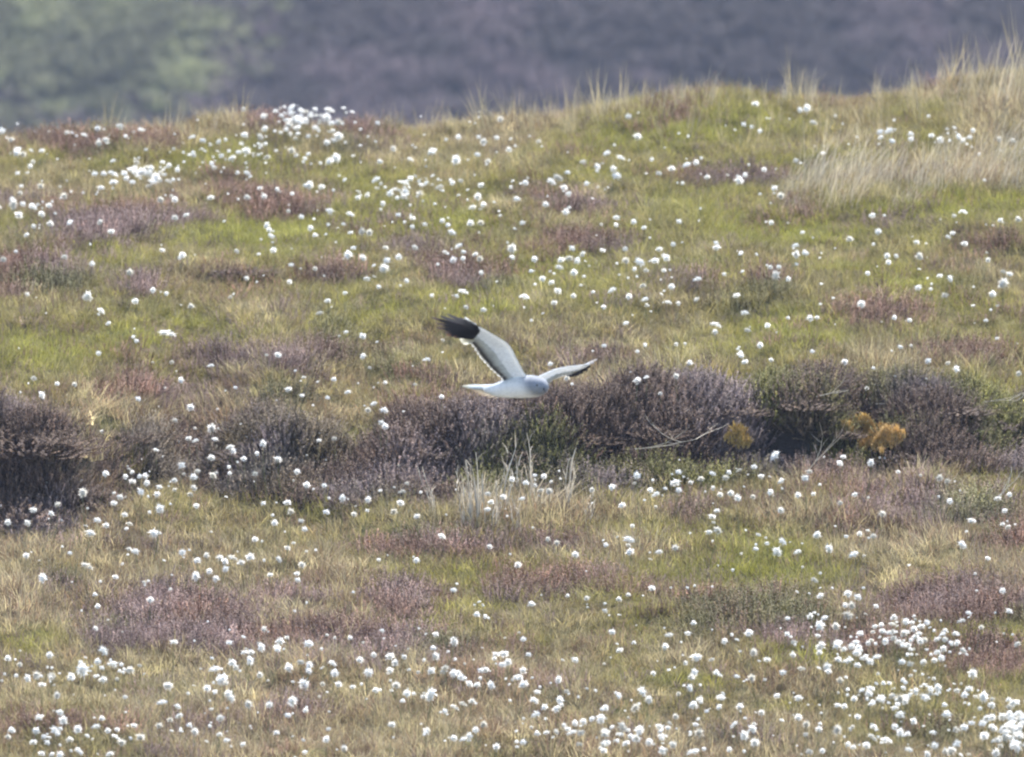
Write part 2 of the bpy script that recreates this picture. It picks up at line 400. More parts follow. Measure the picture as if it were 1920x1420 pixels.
def field(L_, px, py):
    s = np.zeros_like(px)
    for cx, cy, rx, ry, w in L_:
        d = ((px-cx)/rx)**2 + ((py-cy)/ry)**2
        s = np.maximum(s, w*np.exp(-d*.9))
    return s
def frustum_points(step, y0, y1, margin=3.6, jit=.5):
    ys = np.arange(y0, y1, step); out = []
    for y in ys:
        hw = .04*y+margin; xs = np.arange(-hw, hw, step)
        out.append(np.stack([xs, np.full_like(xs, y)], -1))
    P = np.concatenate(out); P += rng.uniform(-jit, jit, P.shape)*step
    return P
def classes(P):
    x, y = P[:, 0], P[:, 1]; z = terrain(x, y); px, py = project(x, y, z+.05)
    wx = px + 60*(fbm(x*1.7, y*.8, 61, 3)-.5); wy = py + 30*(fbm(x*1.7+9, y*.8, 62, 3)-.5)
    H = field(HEATH, wx, wy); G = field(GREEN, wx, wy); T = field(TAN, wx, wy)
    yb, h = bank(x); t = (y-yb)
    face = smooth((t+.12)/.1)*(1-smooth((t-.55)/.35))
    lh = np.interp(px, [0, 330, 380, 430, 760, 1920], [1, .6, .5, 1, 1, 1])
    H = np.maximum(H, 1.2*face*lh)
    n = fbm(x*2.1, y*.9, 71, 4); n2 = fbm(x*1.1+4, y*.45, 72, 4)
    H = H + (n-.50)*1.8 + .10; G = G + (n2-.5)*1.5 + .26 - .17*smooth((py-640)/250); T = T + (fbm(x*2.6, y*1.2, 73, 4)-.5)*1.3 + .13 + .10*(py > 930)
    return z, px, py, H, G, T, face
# --- grass
P = frustum_points(.058, 48.5, 70.6)
z, px, py, H, G, T, face = classes(P)
P3 = np.stack([P[:, 0], P[:, 1], z-.005], -1); n = len(P)
peat = np.maximum(peatness(P3[:, 0], P3[:, 1], P3[:, 2]), mossiness(P3[:, 0], P3[:, 1], P3[:, 2]))
keep = (rng.random(n) > smooth((H-.42)*2.6)*.93) & (peat < .3)
wg = 1/(1+np.exp(-(G-T)*5.5 + rng.normal(0, .8, n)))
green = np.array([.162, .148, .044]); lime = np.array([.185, .185, .04]); tan = np.array([.33, .285, .17]); brown = np.array([.17, .12, .078])
base = green[None]*(1-np.clip(G, 0, 1))[:, None] + lime[None]*np.clip(G, 0, 1)[:, None]
dry = np.where((rng.random(n) < .45)[:, None], brown[None], tan[None])
tint = base*wg[:, None] + dry*(1-wg)[:, None]
tint *= np.exp(rng.normal(0, .28, n))[:, None]*(1+.25*(fbm(P[:, 0]*5, P[:, 1]*3, 81, 2)-.5))[:, None]
tall = rng.random(n) < (.10+.35*np.clip(T, 0, 1))
idx = np.where(tall, rng.integers(5, 8, n), rng.integers(0, 5, n))
s = rng.uniform(.7, 1.15, n)*(.85+.5*np.clip(T, 0, 1)); scl = np.stack([s, s, s*rng.uniform(.8, 1.15, n)], -1)
rot = np.stack([rng.normal(0, .12, n), rng.normal(0.05, .15, n), rng.random(n)*6.283], -1)
fr = (py < 265)*(px > 880)*(rng.random(n) < .035) + (py < 262)*(px <= 880)*(rng.random(n) < .008)
scl[:, 2] *= 1+fr*rng.uniform(.6, 2.0, n); idx = np.where(fr > 0, rng.integers(5, 8, n), idx); tint = np.where((fr > 0)[:, None], tan[None]*rng.uniform(.9, 1.4, n)[:, None], tint)
k = keep
scatter('grass', P3[k], rot[k], scl[k], idx[k], tint[k], C_grass, 'short sedge and grass, green and straw coloured, covering the moor slope', 'grass')
# --- heather ground cover
P = frustum_points(.066, 48.5, 70.4)
z, px, py, H, G, T, face = classes(P)
P3 = np.stack([P[:, 0], P[:, 1], z-.01], -1); n = len(P)
peat = np.maximum(peatness(P3[:, 0], P3[:, 1], P3[:, 2]), mossiness(P3[:, 0], P3[:, 1], P3[:, 2]))
k = (rng.random(n) < np.maximum(.13, smooth((H-.22)*2.0))) & (peat < .35)
# extra on the steep bank face
NE = 15000; xs = rng.uniform(-6.0, 6.0, NE); yb, h = bank(xs); tt = rng.uniform(-.05, .9, NE); ysb = yb+tt
PE = np.stack([xs, ysb], -1); zE, pxE, pyE, HE, GE, TE, fE = classes(PE)
kE = (peatness(xs, ysb, zE) < .35) & (mossiness(xs, ysb, zE) < .5) & (rng.random(NE) < smooth((HE-.3)*2))
Pall = np.concatenate([P3[k], np.stack([xs, ysb, zE-.02], -1)[kE]]); Hh = np.concatenate([H[k], HE[kE]]); onb = np.concatenate([np.zeros(k.sum()), np.ones(kE.sum())])
x, y = Pall[:, 0], Pall[:, 1]; n = len(Pall)
hb = np.array([.165, .10, .075]); hp = np.array([.185, .133, .125]); hg = np.array([.105, .11, .036])
q = smooth((fbm(x*1.6, y*1.0, 91, 3)-.42)*5)[:, None]; g = smooth((fbm(x*2.4, y*2.0, 92, 3)-.58)*7)[:, None]*.8
q2 = smooth((fbm(x*2.6, y*3.2, 95, 3)-.5)*7)[:, None]; g2 = smooth((fbm(x*2.0+5, y*2.6, 96, 3)-.49)*9)[:, None]*np.where(project(x, y, Pall[:, 2])[0] < 860, .3, 1.0)[:, None]
bk = smooth((y-bank(x)[0]+.15)/.1)[:, None]*(1-smooth((y-bank(x)[0]-.8)/.3))[:, None]
open_ = (hb*(1-q)+hp*q)*(1-g)+hg*g; inb = (np.array([.095, .062, .047])*(1-q2)+np.array([.16, .125, .122])*q2)*(1-g2)+np.array([.115, .11, .03])*g2  # darker tints on the bank: shade of the face mixed into the heather colour
tint = open_*(1-bk)+inb*bk; tint = tint*np.exp(rng.normal(0, .3, n))[:, None]*(.6+.8*fbm(x*4, y*3, 93, 2))[:, None]
s = rng.uniform(.65, 1.1, n)*(.75+.45*np.clip(Hh, 0, 1.2)); scl = np.stack([s, s, s*rng.uniform(.8, 1.2, n)], -1)
rot = np.stack([rng.normal(0, .15, n)+.5*onb, rng.normal(0, .15, n), rng.random(n)*6.283], -1); rot[:, 2] = np.where(onb > 0, rng.normal(0, .4, n), rot[:, 2])
scatter('heather', Pall, rot, scl, rng.integers(0, 6, n), tint, C_heath, 'low brown and purple heather in patches among the grass', 'heather')
# --- far hill vegetation
n = 26000
x = rng.uniform(-27, 27, n); y = rng.uniform(286, 312, n); z = terrain(x, y); px, py = project(x, y, z)
br = brackenness(x, y, z); c1 = np.array([.052, .036, .046]); c2 = np.array([.145, .16, .068])
pick = (rng.random(n) < br)[:, None]
big = fbm(x*.55, y*.4, 101, 3)[:, None]
big = smooth((big-.5)*4.5+.5)
tint = np.where(pick, c2[None]*(.65+.7*big), c1[None]*(.5+1.0*big))*rng.uniform(.7, 1.35, n)[:, None]
s = rng.uniform(.6, 1.3, n); scl = np.stack([s, s, s*.8], -1)
rot = np.stack([rng.normal(0, .15, n), rng.normal(0, .15, n), rng.random(n)*6.283], -1)
scatter('hillside_heather', np.stack([x, y, z-.05], -1), rot, scl, rng.integers(0, 5, n), tint, C_far, 'dark heather and green bracken covering the far hillside', 'heather')

# ------------------------------------------------------------------ cottongrass
HEADS = [tuple(int(v) for v in t.split(',')) for t in """155,1255,24 93,1229,16 193,1220,18 183,1242,13 213,1246,20 245,1257,17 97,1268,15 133,1268,16 193,1274,16 69,1267,17 52,1274,14 79,1286,14 107,1306,13 235,1307,10 307,1319,15 317,1287,17 417,1274,24 429,1302,22 466,1322,15 505,1323,15 548,1316,18 413,1348,14 388,1292,14 568,1282,20 406,1256,15 435,1243,15 442,1252,12 469,1240,14 487,1267,12 490,1217,14 470,1224,15 459,1223,11 525,1205,18 520,1215,15 538,1198,10 577,1207,18 495,1179,12 326,1205,15 430,1206,13 282,1125,13 179,1179,10 183,1137,10 542,1252,16 563,1242,13 580,1248,14 578,1258,13 622,1247,13 628,1263,15 635,1283,13
75,1344,15 113,1338,12 119,1353,17 68,1373,14 102,1372,19 146,1370,16 130,1387,15 63,1393,13 82,1383,11 88,1392,12 20,1370,15 15,1383,10 251,1361,12 263,1383,17 228,1393,16 298,1363,14 319,1350,12 337,1342,13 333,1326,11 365,1374,14 356,1362,11 220,1370,10 215,1382,12 202,1370,11 182,1363,13 190,1347,11 78,1413,13 113,1416,17 146,1407,15 207,1416,13 413,1377,11 425,1389,11 456,1396,11 518,1374,12 539,1343,12 573,1332,10 612,1391,14 616,1372,9 573,1412,10 396,1330,9 15,1235,14 37,1247,10
675,1240,13 689,1261,17 701,1229,11 731,1231,16 741,1244,13 731,1258,14 757,1233,11 743,1287,16 763,1302,14 809,1301,22 795,1307,12 817,1234,15 809,1257,17 834,1255,20 850,1265,15 864,1272,13 879,1282,13 896,1285,12 921,1286,15 852,1206,17 817,1191,12 811,1216,11 895,1152,13 910,1156,9 850,1107,12 717,1182,10 885,1317,14 866,1322,12 850,1327,13 834,1335,11 945,1227,17 930,1231,13 942,1250,17 953,1243,14 910,1257,13 900,1258,12 907,1361,13 892,1370,13 880,1382,13 871,1386,11 851,1386,13 931,1400,14 800,1373,15 735,1360,15 704,1295,12 661,1291,11 645,1405,15
300,954,18 287,999,17 168,999,18 181,977,13 199,986,12 51,981,15 15,980,13 61,956,13 96,963,11 109,945,14 212,943,12 232,965,12 241,983,10 160,1064,17 80,1084,16 342,1036,14 370,1051,15 387,1043,12 412,1046,14 434,1046,13 422,1054,15 469,1044,17 452,1057,15 522,1050,14 566,1059,14 423,1068,13 367,1080,16 393,1071,12 405,1086,13 478,1014,12 255,1034,15 242,1031,10 270,1094,9 216,1082,11 177,1117,9 545,960,15 515,983,14 540,942,13 571,993,11 611,961,13 664,967,11 642,937,14 690,940,15 739,960,13 751,945,13 782,969,13 565,977,11 557,1076,10 557,1087,11 507,1079,11 781,1052,12 710,1051,8 539,1030,12 131,1037,10 49,1042,12
198,889,13 155,925,16 235,894,10 248,903,14 262,893,10 272,895,12 248,887,9 275,908,12 298,914,11 264,924,14 294,927,13 224,932,13 327,903,11 328,919,9 363,895,15 369,883,10 363,915,13 357,928,12 398,890,13 431,888,8 429,877,9 478,889,12 340,873,16 396,859,13 433,838,13 437,847,12 457,861,11 482,851,9 493,835,14 521,863,15 575,909,13 608,912,10 557,887,12 494,943,10 368,951,11 357,768,15 328,789,13 397,806,16 402,826,10 354,822,11 368,826,10 291,844,9 258,749,11 339,713,12 78,741,13 107,722,9 140,730,10 63,722,11 540,731,13 566,746,9 614,756,9 570,710,8 627,713,10 397,687,10 442,729,8 627,825,10 598,828,9
702,759,11 719,773,17 690,773,11 714,793,12 722,800,12 653,735,11 828,754,9 764,910,8 756,922,11 960,899,11 986,905,13 1020,894,11 1003,895,9 1030,923,14 1015,920,11 1003,910,9 980,937,10 943,932,12 915,927,12 922,942,11 913,956,11 1110,919,10 1147,916,12 1194,720,15 1213,711,9 1268,709,11 1194,893,15 1219,921,11 1231,928,13 1268,904,18 1272,886,13 1273,920,12 1186,988,9 1177,1012,19 1182,1034,15 1079,1040,14 1136,1023,10 1237,1037,12 1266,1027,14 1027,1011,10 1044,1018,11 827,1005,12 918,1025,10 1032,684,10 971,1061,13 1167,947,12 1063,723,11
1455,852,15 1574,868,12 1633,868,14 1582,857,10 1335,888,11 1314,898,11 1296,904,10 1359,897,12 1367,886,10 1387,882,9 1414,877,11 1427,896,11 1510,898,15 1516,887,11 1466,902,11 1445,923,13 1382,935,14 1370,927,12 1350,928,11 1337,917,9 1412,932,10 1496,931,12 1526,926,9 1575,943,10 1604,927,11 1464,958,13 1655,965,15 1762,896,15 1777,904,12 1684,889,8 1781,941,12 1872,935,12 1893,929,10 1821,976,15 1885,958,10 1880,983,11 1891,988,11 1803,1021,18 1335,970,14 1345,960,10 1345,996,15 1328,999,12 1421,1004,9 1466,1017,15 1456,1033,20 1438,1019,10 1533,1002,14 1612,1002,11 1638,1008,14 1587,1009,9 1553,1028,16 1497,1035,12 1603,1040,14 1293,680,12 1388,665,13 1397,680,12 1523,668,9 1584,683,12 1446,681,9 1740,682,13 1793,693,13 1778,684,9 1910,703,11 1625,734,8 1852,1047,10
1590,1116,15 1607,1119,15 1539,1118,12 1597,1136,14 1585,1138,11 1588,1156,19 1519,1157,14 1548,1159,11 1537,1172,18 1567,1174,15 1526,1087,13 1677,1157,14 1698,1168,13 1652,1172,12 1613,1188,13 1637,1185,9 1404,1189,16 1475,1190,11 1359,1204,13 1291,1189,11 1300,1169,11 1540,1212,19 1536,1227,13 1572,1207,19 1582,1218,13 1597,1213,14 1610,1216,14 1608,1227,14 1628,1208,10 1489,1208,12 1487,1231,11 1438,1237,13 1303,1233,19 1335,1241,10 1343,1263,14 1302,1263,14 1297,1271,15 1293,1289,15 1409,1273,14 1381,1269,10 1468,1263,14 1500,1257,11 1551,1253,17 1553,1262,12 1575,1277,14 1572,1237,14 1592,1239,13 1607,1251,14 1623,1232,13 1632,1241,14 1660,1204,13 1668,1187,13 1675,1199,15 1685,1205,16 1695,1189,14 1713,1182,13 1728,1175,15 1738,1171,12 1717,1195,15 1733,1202,15 1703,1212,14 1693,1213,12 1757,1198,11 1772,1202,12 1772,1184,10 1792,1188,12 1795,1208,13 1805,1221,13 1759,1223,13 1782,1207,10 1690,1244,14 1707,1246,13 1732,1245,13 1765,1236,14 1752,1241,11 1824,1263,18 1844,1308,17 1656,1283,10 1668,1283,10 1693,1275,9 1708,1268,9 1632,1292,16 1629,1303,16 1673,1305,16 1653,1310,16 1688,1310,17 1698,1308,14 1717,1297,14 1734,1308,15 1693,1292,10 1734,1287,11 1758,1289,16 1745,1294,11 1796,1295,12 1818,1293,14 1809,1303,15 1350,1310,18 1349,1326,14 1387,1325,16 1325,1336,9 1302,1322,18 1312,1313,13 1428,1339,12 1458,1306,12 1496,1308,16 1570,1325,12 1583,1326,11 1608,1346,12 1497,1347,14 1512,1360,14 1536,1367,15 1570,1371,17 1511,1377,10 1378,1357,15 1410,1367,18 1415,1393,17 1311,1375,18 1302,1411,17 1368,1406,11 1395,1380,17 1517,1411,15 1542,1411,11 1590,1397,11 1601,1402,10 1625,1398,15 1633,1383,17 1659,1387,16 1678,1364,13 1713,1353,14 1688,1340,20 1677,1328,13 1776,1341,18 1750,1374,12 1638,1363,12 1688,1375,14 1702,1377,12 1792,1371,12 1806,1364,14 1822,1356,13 1843,1357,17 1860,1347,15 1880,1343,20 1897,1347,18 1898,1360,20 1903,1373,22 1912,1380,20 1883,1367,20 1887,1385,20 1907,1400,20 1868,1410,16 1852,1347,14 1907,1317,13 1860,1323,13 1892,1327,14 1915,1357,18 1752,1400,16 1738,1414,14 1703,1408,13 1783,1407,20 1795,1395,15 1773,1408,15 1817,1153,12 1805,1164,12 1840,1179,10 1892,1148,14 1880,1108,12 1642,1142,10 1908,1208,15 1413,1223,14
995,1133,15 1134,1146,11 1162,1219,13 1189,1205,9 1247,1214,15 1257,1191,12 1146,1185,13 1077,1237,13 991,1229,12 981,1200,11 981,1259,15 975,1271,13 982,1282,17 1002,1315,18 1008,1297,13 1042,1331,16 1007,1342,15 1021,1327,12 1047,1275,14 1062,1297,11 1050,1316,14 1192,1328,19 1204,1297,17 1217,1314,15 1160,1306,12 1135,1330,14 1127,1347,20 1110,1349,12 1094,1355,14 1078,1357,12 1075,1373,15 1089,1376,15 1136,1373,20 1166,1362,19 1199,1370,17 1192,1387,18 1137,1395,15 1132,1410,13 1242,1410,16 1260,1397,14 1235,1362,13 1217,1392,14 1006,1376,12 981,1392,12 1225,1264,10 1222,1106,13 1100,1124,10 1064,1117,9 1160,1126,11 1178,1116,9 1175,1395,13
226,236,14 183,241,12 197,261,12 185,269,12 125,248,10 264,243,9 156,253,9 497,242,12 457,205,9 487,257,13 380,265,13 362,257,10 410,268,9 460,255,13 462,283,17 448,286,11 437,296,11 502,295,12 517,210,10 533,195,8 548,202,12 552,223,22 540,235,16 560,230,16 547,213,14 572,210,13 573,227,12 583,215,12 615,206,13 613,221,15 603,218,10 622,232,12 635,230,16 592,240,12 635,255,17 613,268,13 630,297,17 618,302,14 547,282,13 555,260,9 572,299,8 580,347,14 603,352,12 573,350,10 520,355,9 487,353,10 462,371,12 495,370,10 620,397,14 565,407,11 540,397,9 548,365,8 500,422,12 505,432,10 508,444,11 582,430,11 590,442,10 513,471,12 485,482,8 443,471,10 342,479,13 304,473,10 209,435,12 188,417,11 132,417,11 94,419,12 78,402,12 60,387,14 35,403,17 25,382,19 23,375,13 42,383,11 120,369,13 76,349,12 248,342,12 188,352,12 213,343,13 178,327,11 193,326,11 209,323,10 246,319,14 267,322,20 280,325,20 293,333,18 253,315,11 255,304,11 305,304,10 317,311,11 333,318,10 213,301,9 362,290,11 397,309,9 402,317,10 415,293,11 462,324,11 301,375,12 328,374,12 328,408,12 350,403,10 396,371,11 57,313,10 79,283,11 33,283,18 43,290,13 92,387,11 50,441,9 63,425,9 4,247,13 20,261,12 121,482,13 6,487,13 173,495,11 33,325,9 281,348,9
708,232,10 938,224,12 1178,219,12 1195,256,14 812,283,18 768,299,9 855,302,17 737,279,11 711,303,11 907,267,13 930,258,10 897,257,9 860,257,10 895,291,11 955,281,12 915,303,12 1139,287,12 1162,297,12 1094,304,11 1064,324,10 1120,314,12 1150,317,14 1155,331,16 1259,318,15 1235,325,11 1222,301,8 1045,334,16 1033,340,15 1057,352,13 1067,363,10 1100,345,10 1061,397,14 980,418,11 985,344,12 967,373,12 707,336,12 756,342,12 770,334,11 731,363,13 760,360,17 759,369,13 787,363,13 789,347,9 826,351,13 849,343,10 864,340,10 903,347,11 896,369,14 907,384,12 887,389,12 800,344,8 655,401,12 644,422,9 671,372,10 688,367,10 718,382,11 747,403,10 773,410,11 796,421,10 772,426,9 679,434,14 693,436,13 658,437,9 829,415,10 840,423,9 846,436,14 882,418,13 901,418,12 777,466,12 723,467,10 748,482,12 680,485,14 653,478,17 663,466,11 725,489,15 834,474,10 850,488,13 862,462,11 868,473,9 868,485,9 892,477,10 900,486,12 960,465,16 960,482,10 1002,487,12 1072,465,12 1068,485,13 1052,488,12 1082,490,12 1093,476,11 1130,470,10 1157,408,12 1155,421,9 1188,417,11 1208,427,9 1272,415,10 1237,467,11 1262,459,10 1250,485,13 1198,492,17 1173,490,14 1172,468,11 1230,490,13 1023,383,12 1010,265,10
1416,195,13 1513,203,14 1500,207,11 1524,232,12 1394,233,10 1425,247,9 1409,238,8 1650,247,13 1669,247,14 1652,258,10 1672,267,11 1708,253,11 1708,263,10 1747,255,11 1763,262,13 1797,257,12 1807,263,11 1817,258,10 1824,246,9 1873,261,12 1899,264,10 1492,302,10 1543,287,9 1290,308,12 1305,305,11 1326,333,10 1385,338,17 1397,328,10 1453,353,12 1464,367,13 1433,318,10 1637,404,12 1647,435,13 1593,449,14 1805,397,10 1908,411,13 1876,416,10 1808,457,12 1788,405,8 1786,439,10 1778,445,10 1505,437,9 1446,419,10 1342,457,10 1342,465,14 1493,460,11 1493,477,14 1509,475,12 1718,456,11 1723,480,14 1663,481,11 1666,493,10 1680,482,9 1853,488,10 1390,474,9
243,510,13 166,555,19 188,582,12 255,564,13 287,547,11 204,606,9 312,552,9 309,628,22 256,644,9 185,665,10 357,576,12 322,680,9 520,665,13 546,497,10 591,505,9 689,523,12 720,506,19 615,566,11 601,587,10 762,530,10 710,540,9 679,629,13 681,668,12 648,626,8 693,691,8 802,674,11 866,547,13 856,555,9 874,578,10 905,585,11 810,556,9 902,513,10 543,529,10 462,523,9 646,551,9 722,718,8 51,552,9 433,558,8
1047,501,15 1076,511,13 1017,525,12 1034,531,12 1046,546,14 982,557,12 1039,567,12 1075,557,10 997,510,10 1112,547,8 1149,545,13 1179,557,12 1206,539,11 1211,561,11 1212,572,9 1251,568,10 1259,542,13 1245,511,9 1211,510,11 1190,507,9 1227,489,10 1175,606,10 1272,570,9 1307,563,10 1310,525,12 1358,516,8 1381,555,15 1395,587,13 1341,608,13 1341,623,11 1401,620,11 1439,611,11 1519,602,13 1532,596,9 1425,648,12 1444,501,10 1460,501,10 1455,517,17 1478,526,10 1627,513,9 1615,571,14 1722,539,13 1762,520,11 1781,522,12 1772,554,13 1882,530,18 1880,509,10 1892,515,11 1861,554,13 1705,602,9 1677,596,9 1848,602,9 1687,652,9 1132,576,9 1195,659,8 1268,646,8 1132,650,9 1870,636,8 1210,647,8""".split()]
order = sorted(range(len(HEADS)), key=lambda i: -HEADS[i][2])
chosen = set(order[:300])
ROWS = [(215, 'on the ridge skyline'), (300, 'just below the ridge'), (400, 'on the upper slope'), (500, 'halfway up the upper slope'), (600, 'level with the dark wingtip'),
        (700, 'level with the wings'), (800, 'just above the bank'), (880, 'on the bank face'), (950, 'at the bank foot'),
        (1010, 'just below the bank'), (1060, 'a little below the bank'), (1130, 'on open ground under the bank'), (1180, 'above the bottom drift'),
        (1220, 'atop the bottom drift'), (1260, 'amid the bottom drift'), (1310, 'low in the bottom drift'), (1360, 'near the bottom edge'), (1500, 'on the bottom edge')]
COLS = [(200, 'far left'), (480, 'left'), (800, 'left of the bird'), (1120, 'under the bird' ), (1400, 'right of the bird'), (1650, 'right'), (2000, 'far right')]
def size_word(s): return 'big' if s >= 19 else ('large' if s >= 16 else 'medium')
cells = {}
for i in chosen:
    px_, py_, s_ = HEADS[i]
    rw = next(p for l_, p in ROWS if py_ < l_); cw = next(p for l_, p in COLS if px_ < l_)
    if cw == 'under the bird' and py_ < 740: cw = 'centre'
    cells.setdefault((rw, cw, size_word(s_)), []).append(i)
ORD = ['', 'second', 'third', 'fourth', 'fifth', 'sixth', 'seventh', 'eighth', 'ninth', 'tenth', 'eleventh', 'twelfth']
label_of = {}
for (rw, cw, sw), lst in cells.items():
    lst.sort(key=lambda i: HEADS[i][:2])
    for k_, i in enumerate(lst):
        if len(lst) == 1: t_ = f'{sw} white cottongrass tuft {rw}, {cw}'
        elif k_ == 0: t_ = f'{sw} white cottongrass tuft {rw}, {cw}, leftmost there'
        elif k_ == len(lst)-1: t_ = f'{sw} white cottongrass tuft {rw}, {cw}, rightmost there'
        else: t_ = f'{sw} white cottongrass tuft {rw}, {cw}, {ORD[k_] if k_ < len(ORD) else "later"} from left'
        label_of[i] = t_
SPECIAL = {(309,628): 'big lone white cottongrass tuft on green grass left of the dark wingtip', (720,506): 'big white cottongrass tuft on dark heather well above the raised wing',
           (166,555): 'big white cottongrass tuft on the green slope near the left edge', (1455,852): 'lone bright cottongrass tuft against the black peat hollow',
           (1633,868): 'white cottongrass tuft directly under the orange moss', (1456,1033): 'biggest white cottongrass tuft on open ground right of centre below the bank'}
restP = []
rnd = random.Random(5)
for i, (px_, py_, s_) in enumerate(HEADS):
    hs = rnd.uniform(.10, .19)
    if 690 < py_ < 965: hs += .10
    x_, y_ = hit(px_, py_, hs)
    z_ = float(terrain(x_, y_))
    sc = s_*K*y_/.052*1.12
    if i in chosen:
        root = link('cottongrass', None, loc=(x_, y_, z_)); root.empty_display_size = .02
        tag(root, SPECIAL.get((px_, py_), label_of[i]), 'cottongrass', 'white cottongrass tufts on the moor')
        link('stem', rnd.choice(STEM), root, (0, 0, hs), (0, 0, rnd.random()*6.28), (1, 1, hs/.2))
        link('seed_head', HEAD[rnd.choice([0, 1, 2, 3, 0, 1, 2, 3, 4, 5, 6, 7] if s_ < 18 else [4, 5, 6, 7, 0])], root, (0, 0, hs), (rnd.gauss(0, .2), rnd.gauss(0, .2), rnd.random()*6.28),
             (sc*rnd.uniform(.8, 1.02), sc, sc*rnd.uniform(.8, 1.2)))
    else: restP.append((x_, y_, z_+hs, sc))
# smaller and half hidden heads between the listed ones: they gather around the same drifts
base_n = len(restP)
for i, (px_, py_, s_) in enumerate(HEADS):
    for q in range(2 if py_ > 1150 else (2 if py_ < 420 else 1)):
        if rnd.random() > .62: continue
        a_ = px_+rnd.gauss(0, 34); b_ = py_+rnd.gauss(0, 16)
        if not (-60 < a_ < 1980): continue
        hs = rnd.uniform(.10, .17); x_, y_ = hit(a_, b_, hs)
        if y_ > 69: continue
        restP.append((x_, y_, float(terrain(x_, y_))+hs, rnd.uniform(.32, .62)*s_*K*y_/.052))
for cx, cy, rx, ry, n_, s0 in [(1895, 1370, 38, 38, 34, 15), (575, 232, 70, 26, 34, 9), (270, 328, 45, 14, 16, 10), (1700, 1200, 90, 30, 26, 11), (1700, 1305, 130, 20, 24, 11), (440, 290, 120, 30, 34, 7), (1180, 1385, 130, 30, 24, 11), (760, 355, 110, 30, 24, 7), (120, 1265, 120, 20, 16, 9)]:
    for q in range(n_):                                      # the thickest drifts
        a_ = cx+rnd.gauss(0, .6)*rx; b_ = cy+rnd.gauss(0, .6)*ry; hs = rnd.uniform(.10, .2); x_, y_ = hit(a_, b_, hs)
        if y_ < 69: restP.append((x_, y_, float(terrain(x_, y_))+hs, s0*rnd.uniform(.6, 1.3)*K*y_/.052))
for q in range(420):                                         # fine dusting of tiny heads, thickest on the upper left
    a_ = rnd.uniform(0, 1920)**1.0; b_ = rnd.uniform(235, 1415)
    if rnd.random() > (1.0 if (a_ < 900 and b_ < 420) else .45): continue
    if fbm(np.array([a_/110]), np.array([b_/60]), 88, 2)[0] < .42: continue
    hs = rnd.uniform(.07, .13); x_, y_ = hit(a_, b_, hs)
    if y_ < 69: restP.append((x_, y_, float(terrain(x_, y_))+hs, rnd.uniform(4, 8)*K*y_/.052))
for q in range(620):                                         # just outside the picture
    s_ = rnd.choice((-1, 1)); y_ = rnd.uniform(50, 68); x_ = s_*(.04*y_+rnd.uniform(.05, 3.3)); hs = rnd.uniform(.12, .22)
    restP.append((x_, y_, float(terrain(x_, y_))+hs, rnd.uniform(.5, .95)))
A_ = np.array(restP); n = len(A_)
scatter('cottongrass_drift', A_[:, :3], np.stack([rng.normal(0, .12, n), rng.normal(0, .12, n), rng.random(n)*6.283], -1),
        np.stack([A_[:, 3]]*2+[A_[:, 3]*.98], -1), rng.integers(0, 8, n), np.ones((n, 3)), C_cot, 'small white cottongrass tufts dotted in drifts over the whole slope', 'cottongrass')

def vn1(a, b): return float(vnoise(np.array([a]), np.array([b]), 3)[0])
# ------------------------------------------------------------------ heather bushes, bilberry, moss, tussocks, twigs
def dome(n, rx, rz, rnd, leaf, ln=(.05, .10), nleaf=18):
    V, F, A = [], [], []
    ph = [rnd.random()*6 for _ in range(4)]
    for i in range(n):
        t = rnd.random()*6.283; u = rnd.random()**.7; el = math.asin(min(1, u)) if rnd.random() < .75 else rnd.random()*1.2
        d = Vector((math.cos(el)*math.cos(t), math.cos(el)*math.sin(t), math.sin(el)))
        lump = 1+.16*math.sin(3*t+ph[0])+.12*math.sin(5*el*2+ph[1]+2*t)+rnd.gauss(0, .07)
        rad = rnd.uniform(.62, 1.0)*lump
        b = Vector((d.x*rx*rad, d.y*rx*rad, d.z*rz*rad))
        dd = (d+Vector((rnd.gauss(0, .35), rnd.gauss(0, .35), .55+rnd.gauss(0, .25))))
        sprig(V, F, A, b, dd, rnd.uniform(*ln), rnd, leaf, nleaf)
    for i in range(26):                                     # woody stems up from the root
        t = rnd.random()*6.283; r = rnd.uniform(.3, .85); k = len(V); w = .004
        e = Vector((math.cos(t)*rx*r, math.sin(t)*rx*r, rz*math.sqrt(max(0, 1-r*r))*.9)); s = Vector((-math.sin(t), math.cos(t), 0))*w
        V += [tuple(-s), tuple(s), tuple(e*.5+Vector((0, 0, -.1*rz))+s*.8), tuple(e*.5+Vector((0, 0, -.1*rz))-s*.8), tuple(e)]
        F += [(k, k+1, k+2, k+3), (k+3, k+2, k+4)]; A += [.05]*5
    return V, F, A
BUSH = [cut(dome(430, .20, .17, rnd, .0075), M_bush, 'heather_bush') for i in range(5)]
BILB = [cut(dome(300, .16, .10, rnd, .010, (.04, .08), 16), M_green, 'bilberry_bush') for i in range(2)]
def bush(kind, src, px_, py_, w, h, label, cat, group, hs=0.0):
    """w, h: size in photo pixels; py_ is the base"""
    x_, y_ = hit(px_, py_, hs); z_ = float(terrain(x_, y_))
    sx = w*K*y_/.44*1.15; sz = h*K*y_/.25*(.36 if group == HB and px_ > 700 else .50)
    o = link(kind, rnd.choice(src), None, (x_, y_, z_-.03), (0, 0, rnd.random()*6.28), (sx, sx*.85, sz))
    return tag(o, label, cat, group)
HB = 'heather bushes along the bank'
